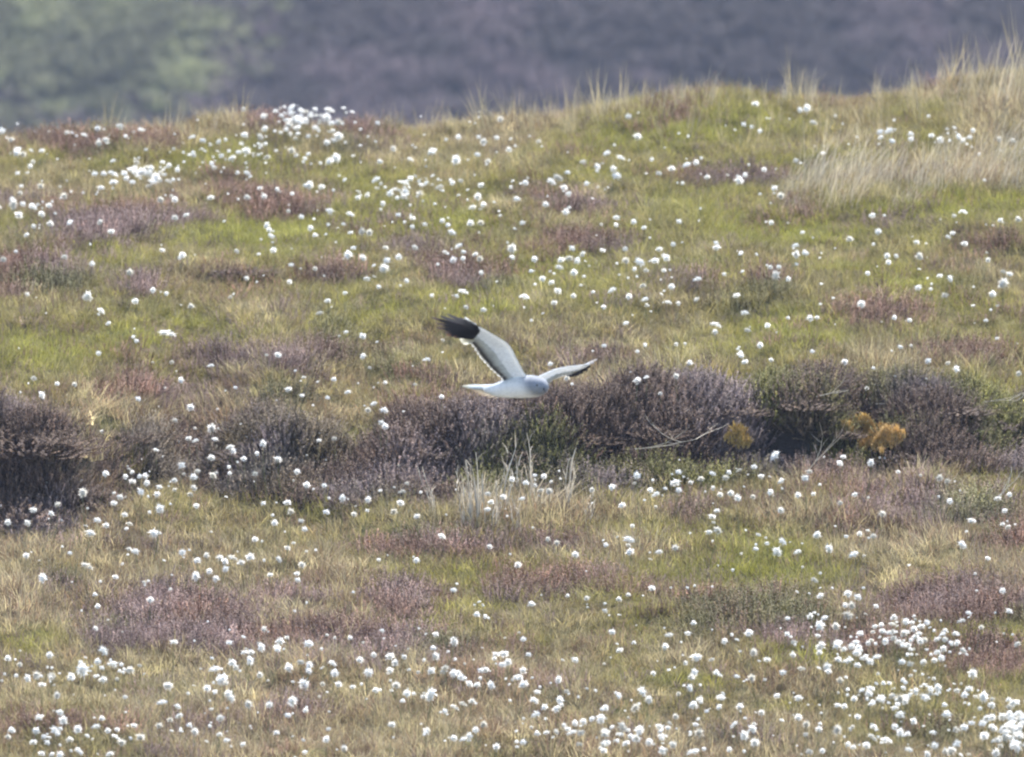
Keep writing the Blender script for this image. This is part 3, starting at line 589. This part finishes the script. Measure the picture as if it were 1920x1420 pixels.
for a in [(60,860,230,120,'dark heather bush at the left end of the bank, uppermost'),(40,985,220,130,'almost black heather bush low at the left edge of the bank'),
          (165,945,180,110,'dark purple heather bush at the left foot of the bank behind cottongrass'),(235,830,120,60,'grey-purple heather bush on the rim of the left bank'),
          (490,855,150,80,'rounded purple-brown heather bush with cottongrass in front, left part of the bank'),(460,930,130,70,'low dark heather bush under the rounded purple-brown one'),
          (570,935,130,90,'dark heather bush on the bank below the left wing'),(650,950,130,90,'dark grey heather bush between cottongrass at the bank foot'),
          (800,870,150,90,'purple heather bush on the bank just below the tail'),(770,950,150,100,'dark brown heather bush left of the pale dead stalks'),
          (870,925,160,110,'heather bush directly behind the pale dead stalks'),(960,860,150,90,'brown heather bush right under the bird'),(1010,935,150,100,'dark heather bush behind the thin upright stalks'),
          (1100,830,140,70,'brown heather bush on the bank under the right wing'),(1120,910,150,80,'dark heather bush at the bank foot right of the stalks'),(1240,820,150,80,'grey-purple heather bush on the middle of the right bank'),
          (1270,885,150,70,'pale grey heather bush with bare twigs on the right bank'),(1370,775,150,70,'brown heather bush on the top of the right bank'),(1500,765,170,70,'purple heather bush on the crest of the right bank'),
          (1340,865,110,60,'small heather bush left of the orange moss cushion'),(1560,820,130,70,'grey heather bush above the black peat hollow'),(1600,760,120,50,'low heather bush right of the crest'),
          (1790,770,180,60,'purple heather bush on the far right rim of the bank'),(1880,800,150,70,'grey-purple heather bush at the right edge of the bank'),(1740,860,150,70,'heather bush right of the orange moss patch'),
          (1860,870,170,70,'broad heather bush at the right foot of the bank'),(1700,765,110,46,'small heather bush between crest and right rim')]:
    bush('heather_bush', BUSH, *a[:4], a[4], 'heather bush', HB)
HM = 'heather bushes on the open moor'
for a in [(350,1175,170,66,'dark purple heather bush on open ground at lower left'),(440,1150,130,50,'smaller heather bush right of the dark purple one at lower left'),(745,1135,140,52,'dark brown heather bush on open ground below the stalks'),
          (600,1135,120,34,'low heather bush between the two darker ones at lower left'),(1345,1190,150,70,'rounded grey-brown heather bush at lower right, left of a pair'),(1455,1175,150,76,'rounded purple-grey heather bush at lower right, right of a pair'),
          (1825,965,170,60,'purple-grey heather bush near the right edge under the bank'),(85,530,150,34,'low brown heather bush at the left edge of the upper slope'),(255,530,110,36,'low dark heather bush on the upper left slope'),
          (450,510,130,40,'brown heather bush on the upper slope left of centre'),(850,495,120,44,'brown heather bush directly above the dark wingtip'),(620,512,110,30,'low heather bush left of the one above the wingtip'),
          (1110,378,110,32,'dark heather bush high on the slope under the ridge'),(1455,532,70,32,'small heather bush behind a cluster of white tufts'),(490,242,60,26,'small dark heather bush on the skyline beside white tufts'),
          (170,266,70,22,'small purple heather bush on the left skyline'),(20,262,60,28,'dark green-grey bush on the skyline at the left edge')]:
    bush('heather_bush', BUSH, *a[:4], a[4], 'heather bush', HM)
BG = 'green bilberry bushes on the bank'
for a in [(1690,775,110,34,'green bilberry bush high on the right bank'),(1800,805,120,44,'brightest green bilberry bush on the right bank'),(1745,790,90,30,'green bilberry bush between two others on the right bank'),(1330,735,100,34,'olive bilberry bush below the crest of the bank'),
          (1250,750,110,36,'olive bilberry bush on the bank near the right wingtip'),(1155,825,70,40,'olive green bilberry bush in the middle of the bank'),(1215,900,90,40,'bright green clump at the foot of the bank'),(1300,800,60,26,'small olive bilberry bush left of the moss'),
          (310,870,110,40,'green bilberry bush in the gap of the left bank'),(1750,880,60,30,'small green clump at the right foot of the bank')]:
    bush('bilberry_bush', BILB, *a[:4], a[4], 'bilberry bush', BG)
for cx, cy, rx, ry, lb in MOSS_AT:
    x0, y0 = hit(cx, cy, .04); hw = rx*K*y0*1.4; hd_ = max(.12, ry*K*y0*1.6)
    V, F, A = [], [], []
    X = rng.uniform(x0-hw, x0+hw, 9000); Y = rng.uniform(y0-hd_*1.5, y0+hd_*2.5, 9000); Z = terrain(X, Y)
    px, py = project(X, Y, Z); d = np.sqrt(((px-cx)/rx)**2+((py-cy)/ry)**2) + .9*(fbm(px/16, py/12, 55, 2)-.5)
    hgt = .05*(fbm(X*14, Y*14, 57, 2))*np.clip(1.1-d, 0, .5)*2+.085
    for a_, b_, c_, g_ in zip(X[d < 1], Y[d < 1], Z[d < 1], hgt[d < 1]):
        v_ = vn1(a_*18, b_*18)
        blade(V, F, A, a_-x0, b_-y0, rnd.uniform(.012, .035), rnd.uniform(.2, 1.3), rnd.random()*6.28, .006, min(1, max(0, v_+rnd.gauss(0, .2))), c_-float(terrain(x0, y0))+g_+rnd.uniform(0, .02), 2)
    o = link('moss_mat', new_mesh('moss_mat', V, F, M_orange, A), None, (x0, y0-.10, float(terrain(x0, y0)))); tag(o, lb, 'moss', 'orange moss mats on the bank')

def tussock(n, h0, h1, spread, w, rnd, lean, az0=None):
    V, F, A = [], [], []
    for i in range(n):
        r = spread*math.sqrt(rnd.random()); t = rnd.random()*6.283; az = rnd.random()*6.28 if az0 is None else az0+rnd.gauss(0, .7)
        blade(V, F, A, r*math.cos(t), r*math.sin(t)*.8, rnd.uniform(h0, h1), rnd.uniform(*lean), az, w*rnd.uniform(.6, 1.3), rnd.random(), -.01, 5, .6)
    return V, F, A
TUS = [cut(tussock(75, .12, .46, .17, .0036, rnd, (.1, .9), 0.15), M_pale, 'bleached_tussock') for i in range(3)]
THIN = [cut(tussock(24, .22, .62, .09, .0052, rnd, (.05, .38), .2), M_pale, 'thin_tall_grass') for i in range(3)]
def put_tussock(src, kind, px_, py_, hpx, lb, group, cat='grass tussock', sxy=1.0):
    x_, y_ = hit(px_, py_, 0.0); z_ = float(terrain(x_, y_)); sc = 1.15*hpx*K*y_/(.40 if src is TUS else .55)
    o = link(kind, rnd.choice(src), None, (x_, y_, z_), (0, rnd.uniform(.0, .15), rnd.uniform(-.5, .5)), (sc*sxy, sc*sxy, sc)); tag(o, lb, cat, group)
RT = 'bleached grass tussocks below the right ridge'
tl = [(1500,350,90),(1535,362,110),(1560,340,130),(1590,365,120),(1640,350,110),(1690,345,100),(1735,355,80),(1770,335,110),(1800,345,90),(1855,350,110),(1905,350,100),(1470,372,60),(1485,395,50),(1620,345,90),(1700,380,60),(1770,290,70),(1575,385,90),(1860,300,110),(1900,310,120)]
tl.sort()
NTH = ['leftmost', 'second', 'third', 'fourth', 'fifth', 'sixth', 'seventh', 'eighth', 'ninth', 'tenth', 'eleventh', 'twelfth', 'thirteenth', 'fourteenth', 'fifteenth', 'sixteenth', 'seventeenth', 'eighteenth', 'nineteenth', 'rightmost']
for i, (a, b_, h_) in enumerate(tl): put_tussock(TUS, 'grass_tussock', a, b_+10, h_, f'{(NTH[:-1][:len(tl)-1]+["rightmost"])[i]}{"" if i in (0, len(tl)-1) else " from left"} of the bleached grass tussocks under the right ridge', RT)
ST = 'tall grass on the skyline'
tl = [(1130,200,55),(1165,195,70),(1215,188,45),(1275,185,60),(1330,180,85),(1400,180,50),(1465,180,60),(1520,178,70),(1640,172,70),(1700,168,80),(1760,165,80),(1810,165,90),(1850,172,110),(1875,180,130),(1893,188,150),(1912,185,140),(150,250,50),(240,245,40),(400,230,50),(700,236,35)]
tl.sort()
for i, (a, b_, h_) in enumerate(tl): put_tussock(THIN, 'skyline_grass', a, b_+22, h_, f'{NTH[i]}{"" if i in (0, len(tl)-1) else " from left"} of the thin tall grass tufts standing on the skyline', ST, 'tall grass')
# dead stalks in front of the bank
def stalk_mesh(h, wd, bend, rnd):
    V, F = [], []; A = []
    for st in range(6):
        n = 10; a = rnd.random(); hh = h*(1 if st == 0 else rnd.uniform(.45, .95)); bb = bend+(0 if st == 0 else rnd.gauss(0, .07)); ox, oy = (0, 0) if st == 0 else (rnd.gauss(0, .012), rnd.gauss(0, .012)); ph = rnd.random()*6; wob = rnd.uniform(.004, .012)
        w0 = wd*(.62 if st == 0 else rnd.uniform(.25, .45)); k0 = len(V)
        fx = lambda t: ox+bb*t*t*hh+wob*math.sin(6*t+ph)*t
        for i in range(n+1):
            t = i/n; r = w0*(1-.65*t)*(1+.25*math.sin(9*t+ph)); cx = fx(t); cy = oy+.02*math.sin(5*t+ph)
            for k in range(5):
                an = k*6.283/5; V.append((cx+r*math.cos(an), cy+r*math.sin(an), hh*t)); A.append(min(1, max(0, a+.3*math.sin(7*t+ph))))
        for i in range(n):
            for k in range(5): F.append((k0+5*i+k, k0+5*i+(k+1) % 5, k0+5*i+5+(k+1) % 5, k0+5*i+5+k))
        F.append(tuple(k0+5*n+k for k in range(5)))
        for q in range(6):
            t = rnd.uniform(.1, .95); blade(V, F, A, fx(t), oy+.02*math.sin(5*t+ph), h*.22*rnd.uniform(.5, 1.3), rnd.uniform(.2, 1.1), rnd.random()*6.28, .0035, rnd.random(), hh*t, 3)
    return new_mesh('dead_stalk', V, F, M_stalk, A)
DS = 'pale dead stalks standing before the bank'
for a, b_, t_, wd, bn, lb in [(882,955,860,.010,-.05,'thick pale dead stalk, left one of the tallest pair'),(896,955,845,.009,-.02,'thick pale dead stalk, right one of the tallest pair'),(870,950,880,.006,-.12,'thin dead stalk left of the tallest pair'),
                          (945,925,822,.006,.16,'dead stalk curving right, standing clear right of the pair'),(968,900,850,.004,.02,'short thin stalk right of the curving one'),(1000,925,805,.005,-.10,'tall thin stalk leaning left behind white tufts'),
                          (1066,925,835,.006,.10,'dead stalk right of the white tufts under the bird'),(815,935,870,.004,-.25,'thin stalk leaning left at the left of the stalks'),(968,965,925,.006,-.05,'short pale stalk low in front of the bank'),(930,955,900,.005,.05,'short pale stalk beside the white tufts'),
                          (1100,955,920,.004,.2,'short bent stalk at the right end of the stalks')]:
    x_, y_ = hit(a, b_+32, 0); z_ = float(terrain(x_, y_)); h_ = (b_+34-t_)*K*y_
    o = link('dead_stalk', stalk_mesh(h_, wd*1.25, bn, rnd), None, (x_, y_, z_-.02), (R(-4), 0, 0)); tag(o, lb, 'dead stalk', DS)
for a, b_, h_, lb in [(905,968,85,'thin bleached tussock between the tall stalks and the white tufts'),(1020,960,80,'thin bleached tussock behind the short pale stalks'),(890,962,70,'bleached tussock at the foot of the tallest stalks'),(985,965,60,'bleached tussock below the white tufts under the bird'),(1075,965,55,'bleached tussock at the right end of the stalks'),(1180,950,50,'low bleached tussock right of the stalks')]:
    put_tussock(TUS, 'grass_tussock', a, b_, h_, lb, 'bleached tussocks under the bank', sxy=1.3)
# bare twigs
def twig_mesh(ln, rnd):
    V, F, A = [], [], []
    def seg(p, d, l, r, lev):
        q = p
        for s_ in range(4):
            d2 = (d+Vector((rnd.gauss(0, .12), rnd.gauss(0, .12), rnd.gauss(0, .1)))).normalized(); e = q+d2*l/4
            u = d2.orthogonal().normalized(); w = d2.cross(u); k = len(V); r1 = r*(1-.15*s_); r2 = r*(1-.15*(s_+1))
            for c_, rr in ((q, r1), (e, r2)):
                for j in range(4): an = j*math.pi/2; V.append(tuple(c_+u*rr*math.cos(an)+w*rr*math.sin(an))); A.append(.6)
            for j in range(4): F.append((k+j, k+(j+1) % 4, k+4+(j+1) % 4, k+4+j))
            if lev < 2 and rnd.random() < .7: seg(e, (d2+Vector((rnd.gauss(0, .6), rnd.gauss(0, .4), rnd.gauss(.2, .4)))).normalized(), l*.55, r*.6, lev+1)
            q = e; d = d2
    seg(Vector((0, 0, 0)), Vector((1, 0, .25)).normalized(), ln, .0030, 0)
    return new_mesh('bare_twig', V, F, M_stalk, A)
for a, b_, w, rz, lb in [(1190,850,120,0,'long bare grey twig lying across the bank under the right wing'),(1515,890,90,-40,'bare forked twig rising at the right of the peat hollow'),(1640,775,70,10,'pale bare twig near the top of the right bank'),
                     (1870,945,60,-50,'bare twig standing at the right edge below the bank'),(1530,770,60,5,'short whitish twig in the heather above the hollow'),(1840,765,70,10,'bare twig among heather at the right rim')]:
    x_, y_ = hit(a, b_, .1); z_ = float(terrain(x_, y_)); o = link('bare_twig', twig_mesh(w*K*y_, rnd), None, (x_, y_-.05, z_+.12), (0, R(rz), 0)); tag(o, lb, 'twig', 'bare twigs in the heather')

# ------------------------------------------------------------------ the harrier, gliding in front of the bank
BD = 50.0
def bp(px, py, dy=0.0):
    d = ray(px, py); t = (BD+dy)/d[1]; return Vector(d*t)
BC = bp(985, 728)
def bl(px, py, dy=0.0): return bp(px, py, dy)-BC
def plumage():
    m, N, L, b = mat('plumage', .8, .15)
    a = attr(N, 'plume')
    tc = N.new('ShaderNodeTexCoord')
    mp = N.new('ShaderNodeMapping'); mp.inputs['Rotation'].default_value = (0, R(-35), 0); mp.inputs['Scale'].default_value = (.45, 1, 1.6); L.new(tc.outputs['Object'], mp.inputs[0])
    f = noise(N, L, 120, 5, .7, mp.outputs[0])
    L.new(mixrgb(N, L, a.outputs['Color'], ramp(N, L, f, [(.34, (.62, .64, .68)), (.5, (.92, .93, .94)), (.66, (1.12, 1.12, 1.12))]), 1.0, 'MULTIPLY'), b.inputs['Base Color'])
    tr = N.new('ShaderNodeBsdfTranslucent'); L.new(a.outputs['Color'], tr.inputs['Color'])
    mx = N.new('ShaderNodeMixShader'); mx.inputs[0].default_value = .35
    L.new(b.outputs[0], mx.inputs[1]); L.new(tr.outputs[0], mx.inputs[2]); L.new(mx.outputs[0], N['Material Output'].inputs['Surface'])
    bm_ = N.new('ShaderNodeBump'); bm_.inputs['Strength'].default_value = .6; bm_.inputs['Distance'].default_value = .003
    L.new(f, bm_.inputs['Height']); L.new(bm_.outputs[0], b.inputs['Normal'])
    return m
M_plume = plumage()
WHITE = (.88, .89, .90); PALE = (.66, .70, .73); UPG = (.40, .44, .49); HOOD = (.30, .325, .37); DARK = (.012, .012, .014); BAND = (.10, .095, .10); RUST = (.12, .07, .05)
BV, BF, BCOL = [], [], []
def addv(p, c): BV.append(tuple(p)); BCOL.append((*c, 1)); return len(BV)-1
def lerp(a, b, t): return tuple(x+(y-x)*t for x, y in zip(a, b))
def curve(pts, n):
    """smooth resampling through the points (Catmull-Rom)"""
    out = []; m_ = len(pts)-1
    for i in range(n+1):
        u = i/n*m_; k = min(int(u), m_-1); t = u-k
        p0, p1, p2, p3 = pts[max(k-1, 0)], pts[k], pts[k+1], pts[min(k+2, m_)]
        out.append(.5*((2*p1)+(p2-p0)*t+(2*p0-5*p1+4*p2-p3)*t*t+(3*p1-p0-3*p2+p3)*t**3))
    return out
def ringloft(rings, closed_ends=True):
    for a, b_ in zip(rings[:-1], rings[1:]):
        n = len(a)
        for k in range(n): BF.append((a[k], a[(k+1) % n], b_[(k+1) % n], b_[k]))
    if closed_ends: BF.append(tuple(rings[0][::-1])); BF.append(tuple(rings[-1]))
# body
path = [bl(908, 731, .16), bl(920, 731.5, .135), bl(938, 731, .09), bl(955, 728, .055), bl(975, 726, .015), bl(992, 725, -.02), bl(1004, 725, -.055), bl(1011, 725, -.085), bl(1017, 727, -.105), bl(1020, 729, -.118)]
rad = [.006, .020, .034, .043, .049, .050, .046, .039, .029, .010]
pc = curve(path, 26); rr = np.interp(np.linspace(0, 9, 27), range(10), rad)
rings = []
for i, (p, r) in enumerate(zip(pc, rr)):
    d = (pc[min(i+1, 26)]-pc[max(i-1, 0)]).normalized(); u = d.cross(Vector((0, 0, 1))).normalized(); w = u.cross(d)
    ring = []
    for k in range(18):
        a = k*2*math.pi/18; c_, s_ = math.cos(a), math.sin(a)
        f = i/26
        hood = min(1, max(0, (f-.54+.10*s_)*4.5)); col = lerp(lerp(WHITE, PALE, max(0, s_)), HOOD, hood)
        ring.append(addv(p+u*r*c_*1.04+w*r*s_*.9, col))
    rings.append(ring)
ringloft(rings)
# wings
def wing(LEp, TEp, n, thick, camber, under, upper, band, flip):
    LE = curve(LEp, n); TE = curve(TEp, n); rings = []; m_ = 12
    for i in range(n+1):
        a, b_ = LE[i], TE[i]; sp = (LE[min(i+1, n)]-LE[max(i-1, 0)]); nrm = (b_-a).cross(sp).normalized()*flip; ch = (b_-a).length; f = i/n
        ring = []
        for side in (1, -1):
            for j in (range(m_+1) if side == 1 else range(m_-1, 0, -1)):
                t = j/m_; th = thick*(1-.55*f)*(math.sqrt(t+.002)*(1-t)*1.9+.03)
                p = a+(b_-a)*t+nrm*(camber*ch*math.sin(math.pi*min(1, t**.8))+side*th)
                col = upper if side == 1 else under
                if band:
                    k_ = min(1, max(0, 1-abs(t-.85)/.065))*min(1, max(0, (1.05-f)*4)); col = lerp(col, BAND, k_*(1 if side == -1 else .35))
                    if t > .93: col = WHITE
                if t < .09: col = (.85, .86, .86)  # sunlit rim of the leading edge, painted into the plumage colour
                ring.append(addv(p, col))
        rings.append(ring)
    ringloft(rings)
    return LE, TE
def feather(root, tip, wd, nrm, c0, c1, tipc=None, bendv=None, n=9, pw=1.0):
    d = (tip-root); s = d.cross(nrm).normalized(); rows = []
    for i in range(n+1):
        t = i/n; w_ = wd*(.55+.55*math.sin(math.pi*min(.78, t*.8+.12)))*(1 if t < .75 else math.sqrt(max(0, 1-((t-.75)/.25)**2))+.04)
        c = root+d*t+(bendv*t*t if bendv else Vector((0, 0, 0)))
        col = lerp(c0, c1, min(1, (t*1.6)**pw)) if tipc is None or t < .86 else tipc
        rows.append([addv(c-s*w_*.5-nrm*.0012, col), addv(c+nrm*.0012, col), addv(c+s*w_*.5-nrm*.0012, col)])
    for a, b_ in zip(rows[:-1], rows[1:]):
        BF.append((a[0], a[1], b_[1], b_[0])); BF.append((a[1], a[2], b_[2], b_[1]))
# near wing (image left), raised, underside towards us
nLE = [bl(996, 716, -.03), bl(985, 703, -.045), bl(976, 687, -.06), bl(967, 670, -.08), bl(958, 652, -.10), bl(947, 641, -.125), bl(929, 630, -.15), bl(910, 619, -.17), bl(893, 610, -.185)]
nTE = [bl(950, 722, .05), bl(942, 711, .035), bl(929, 698, .02), bl(918, 688, .00), bl(907, 675, -.02), bl(898, 664, -.04), bl(889, 650, -.07), bl(880, 640, -.10), bl(878, 633, -.13)]
LE, TE = wing(nLE, nTE, 30, .011, .07, (.76, .79, .82), UPG, True, 1)
nn = (TE[15]-LE[15]).cross(LE[18]-LE[12]).normalized()
for i in range(15):                                     # secondaries: grey, dark band, white tip
    f = i/14; k = int(2+f*26); a, b_ = LE[k], TE[k]; r = a+(b_-a)*.55; e = a+(b_-a)*1.05+(TE[min(k+2, 30)]-TE[k])*.5
    d = e-r; s = (LE[min(k+1, 30)]-LE[k-1]).normalized(); mid = r+d*.55
    feather(r, e, .030, -nn*(1 if i % 2 else .9), PALE, BAND, (.70, .70, .68), pw=5.0 if i % 2 else 3.5)
for q, (rx, ry, tx, ty) in enumerate([(881,634,864,641),(883,636,868,645),(880,632,862,637)]):   # pale outermost secondaries
    feather(bl(rx+6, ry, -.13), bl(tx, ty, -.10), .020, nn, (.66, .68, .66), (.70, .70, .62))
tips = [(861,630), (849,631), (840,628), (831,622), (824,615), (818,606), (815,597), (824,592), (843,591), (862,596)]
for q, (tx, ty) in enumerate(tips):                     # the black hand
    f = q/9; root = bl(886+7*f, 634-22*f, -.135-.05*f); tip = bl(tx, ty, -.15-.06*f)
    feather(root+(root-tip)*.12, root+(tip-root)*(1.0 if q % 2 else 1.10), .021-.004*f, nn, DARK, DARK if q < 7 else (.05, .05, .055), RUST if q in (0, 1, 2) else ((.07, .055, .05) if q < 7 else None))
for rx, ry, tx, ty in [(893,609,868,597),(890,607,876,601),(885,606,872,595)]:
    feather(bl(rx, ry, -.19), bl(tx, ty, -.205), .010, nn, (.5, .53, .56), (.60, .62, .64))
# far wing (image right), seen almost edge on
fLE = [bl(990, 713, .02), bl(1008, 707, .05), bl(1024, 700, .08), bl(1040, 693, .12), bl(1057, 689, .155), bl(1074, 686.5, .19), bl(1090, 685, .225), bl(1106, 683, .255)]
fTE = [bl(1008, 732, .12), bl(1022, 724, .14), bl(1032, 715, .165), bl(1045, 708, .19), bl(1058, 704, .215), bl(1071, 701, .24), bl(1084, 696, .265), bl(1100, 688, .285)]
LE, TE = wing(fLE, fTE, 26, .008, .06, (.86, .88, .90), (.86, .88, .90), False, -1)
nf = (TE[13]-LE[13]).cross(LE[16]-LE[10]).normalized()
for i in range(12):
    k = int(1+i/11*20); a, b_ = LE[k], TE[k]; feather(a+(b_-a)*.6, a+(b_-a)*1.07, .026, nf, (.62, .66, .70), (.5, .53, .56), (.74, .76, .78))
for q, (rx, ry, tx, ty) in enumerate([(1062,699,1069,705),(1066,699,1077,706.5),(1072,697,1085,705),(1079,694,1093,701),(1086,691,1101,695),(1090,689,1107,689)]):
    feather(bl(rx, ry, .235+.006*q), bl(tx, ty, .27+.012*q), .020, nf, DARK, DARK, None)
feather(bl(1092, 686.5, .235), bl(1120, 674, .31), .012, nf, (.70, .72, .74), (.62, .60, .60))
feather(bl(1096, 686, .24), bl(1114, 680, .31), .012, nf, (.70, .72, .74), (.5, .5, .52))
# tail: long feathers, slightly fanned, the lower ones barred brown and thin against the light
tn = Vector((.1, -.75, .6)).normalized()
for q, (tx, ty) in enumerate([(866,723.5),(868,725),(872,726.5),(877,729),(883,732),(889,735),(896,738.5),(904,742),(914,745.5),(926,748.5)]):
    f = q/9; feather(bl(944+4*f, 724+15*f, .08), bl(tx, ty, .27-.06*f), .017, tn, WHITE if q < 5 else (.6, .6, .58), (.66, .70, .70) if q < 3 else (.42, .38, .30), (.66, .63, .50) if q < 3 else (.34, .26, .18))
for q in range(5):                                      # white rump and undertail coverts
    feather(bl(955, 723+q*3.2, .05), bl(900+q*6, 725+q*3.6, .15), .022, tn, WHITE, (.78, .80, .80))
me = bpy.data.meshes.new('body'); me.from_pydata(BV, [], BF); me.update(); me.materials.append(M_plume)
ca = me.attributes.new('plume', 'FLOAT_COLOR', 'POINT'); ca.data.foreach_set('color', np.array(BCOL, np.float32).ravel())
me.polygons.foreach_set('use_smooth', [True]*len(me.polygons))
bird = link('harrier', None, loc=BC); bird.empty_display_size = .2
tag(bird, 'pale grey bird of prey with black wingtips gliding with raised wings over the bank', 'bird')
link('body', me, bird)
def ball(name, c, r, colr, rough=.2):
    m, N, L, b = mat(name+'_surface', rough, .5); b.inputs['Base Color'].default_value = (*colr, 1)
    bm = bmesh.new(); bmesh.ops.create_uvsphere(bm, u_segments=14, v_segments=10, radius=r); me = bpy.data.meshes.new(name); bm.to_mesh(me); bm.free()
    me.materials.append(m); me.polygons.foreach_set('use_smooth', [True]*len(me.polygons)); return link(name, me, bird, c)
hd = (pc[25]-pc[22]).normalized(); hs_ = hd.cross(Vector((0, 0, 1))).normalized(); hu = hs_.cross(hd)
for s in (-1, 1):
    e = ball('eye', pc[23]+hs_*s*.0235+hu*.010, .0040, (.30, .22, .04)); p_ = ball('pupil', Vector(), .0036, (.01, .01, .01)); p_.parent = e; p_.location = (hs_*s*.0026+hd*.0015)
m, N, L, b = mat('beak_horn', .35, .5); b.inputs['Base Color'].default_value = (.03, .03, .035, 1)
V, F = [], []
for i in range(7):
    t = i/6; c = pc[25]+hd*(.020*t-.002)+Vector((0, 0, -.012*t*t)); r = .0075*(1-t)**.7+.0006
    for k in range(8): a = k*math.pi/4; V.append(tuple(c+hs_*r*.7*math.cos(a)+hu*r*math.sin(a)))
for i in range(6):
    for k in range(8): F.append((8*i+k, 8*i+(k+1) % 8, 8*i+8+(k+1) % 8, 8*i+8+k))
F.append(tuple(48+k for k in range(8))); link('beak', new_mesh('beak', V, F, m, None, True), bird)

# ------------------------------------------------------------------ the hazy air
HAZE = 0.00023
if HAZE > 0:
    m = bpy.data.materials.new('hazy_air'); m.use_nodes = True; m.node_tree.nodes.clear()
    o_ = m.node_tree.nodes.new('ShaderNodeOutputMaterial'); v_ = m.node_tree.nodes.new('ShaderNodeVolumePrincipled')
    v_.inputs['Color'].default_value = (.60, .72, 1.0, 1); v_.inputs['Density'].default_value = HAZE; v_.inputs['Anisotropy'].default_value = .2
    m.node_tree.links.new(v_.outputs[0], o_.inputs['Volume'])
    bm = bmesh.new(); bmesh.ops.create_cube(bm, size=1.0); me = bpy.data.meshes.new('haze'); bm.to_mesh(me); bm.free(); me.materials.append(m)
    hz = link('haze', me, None, (0, 325, 34), None, (760, 900, 136)); tag(hz, 'pale blue haze in the air over the moor', kind='stuff', cat='haze')
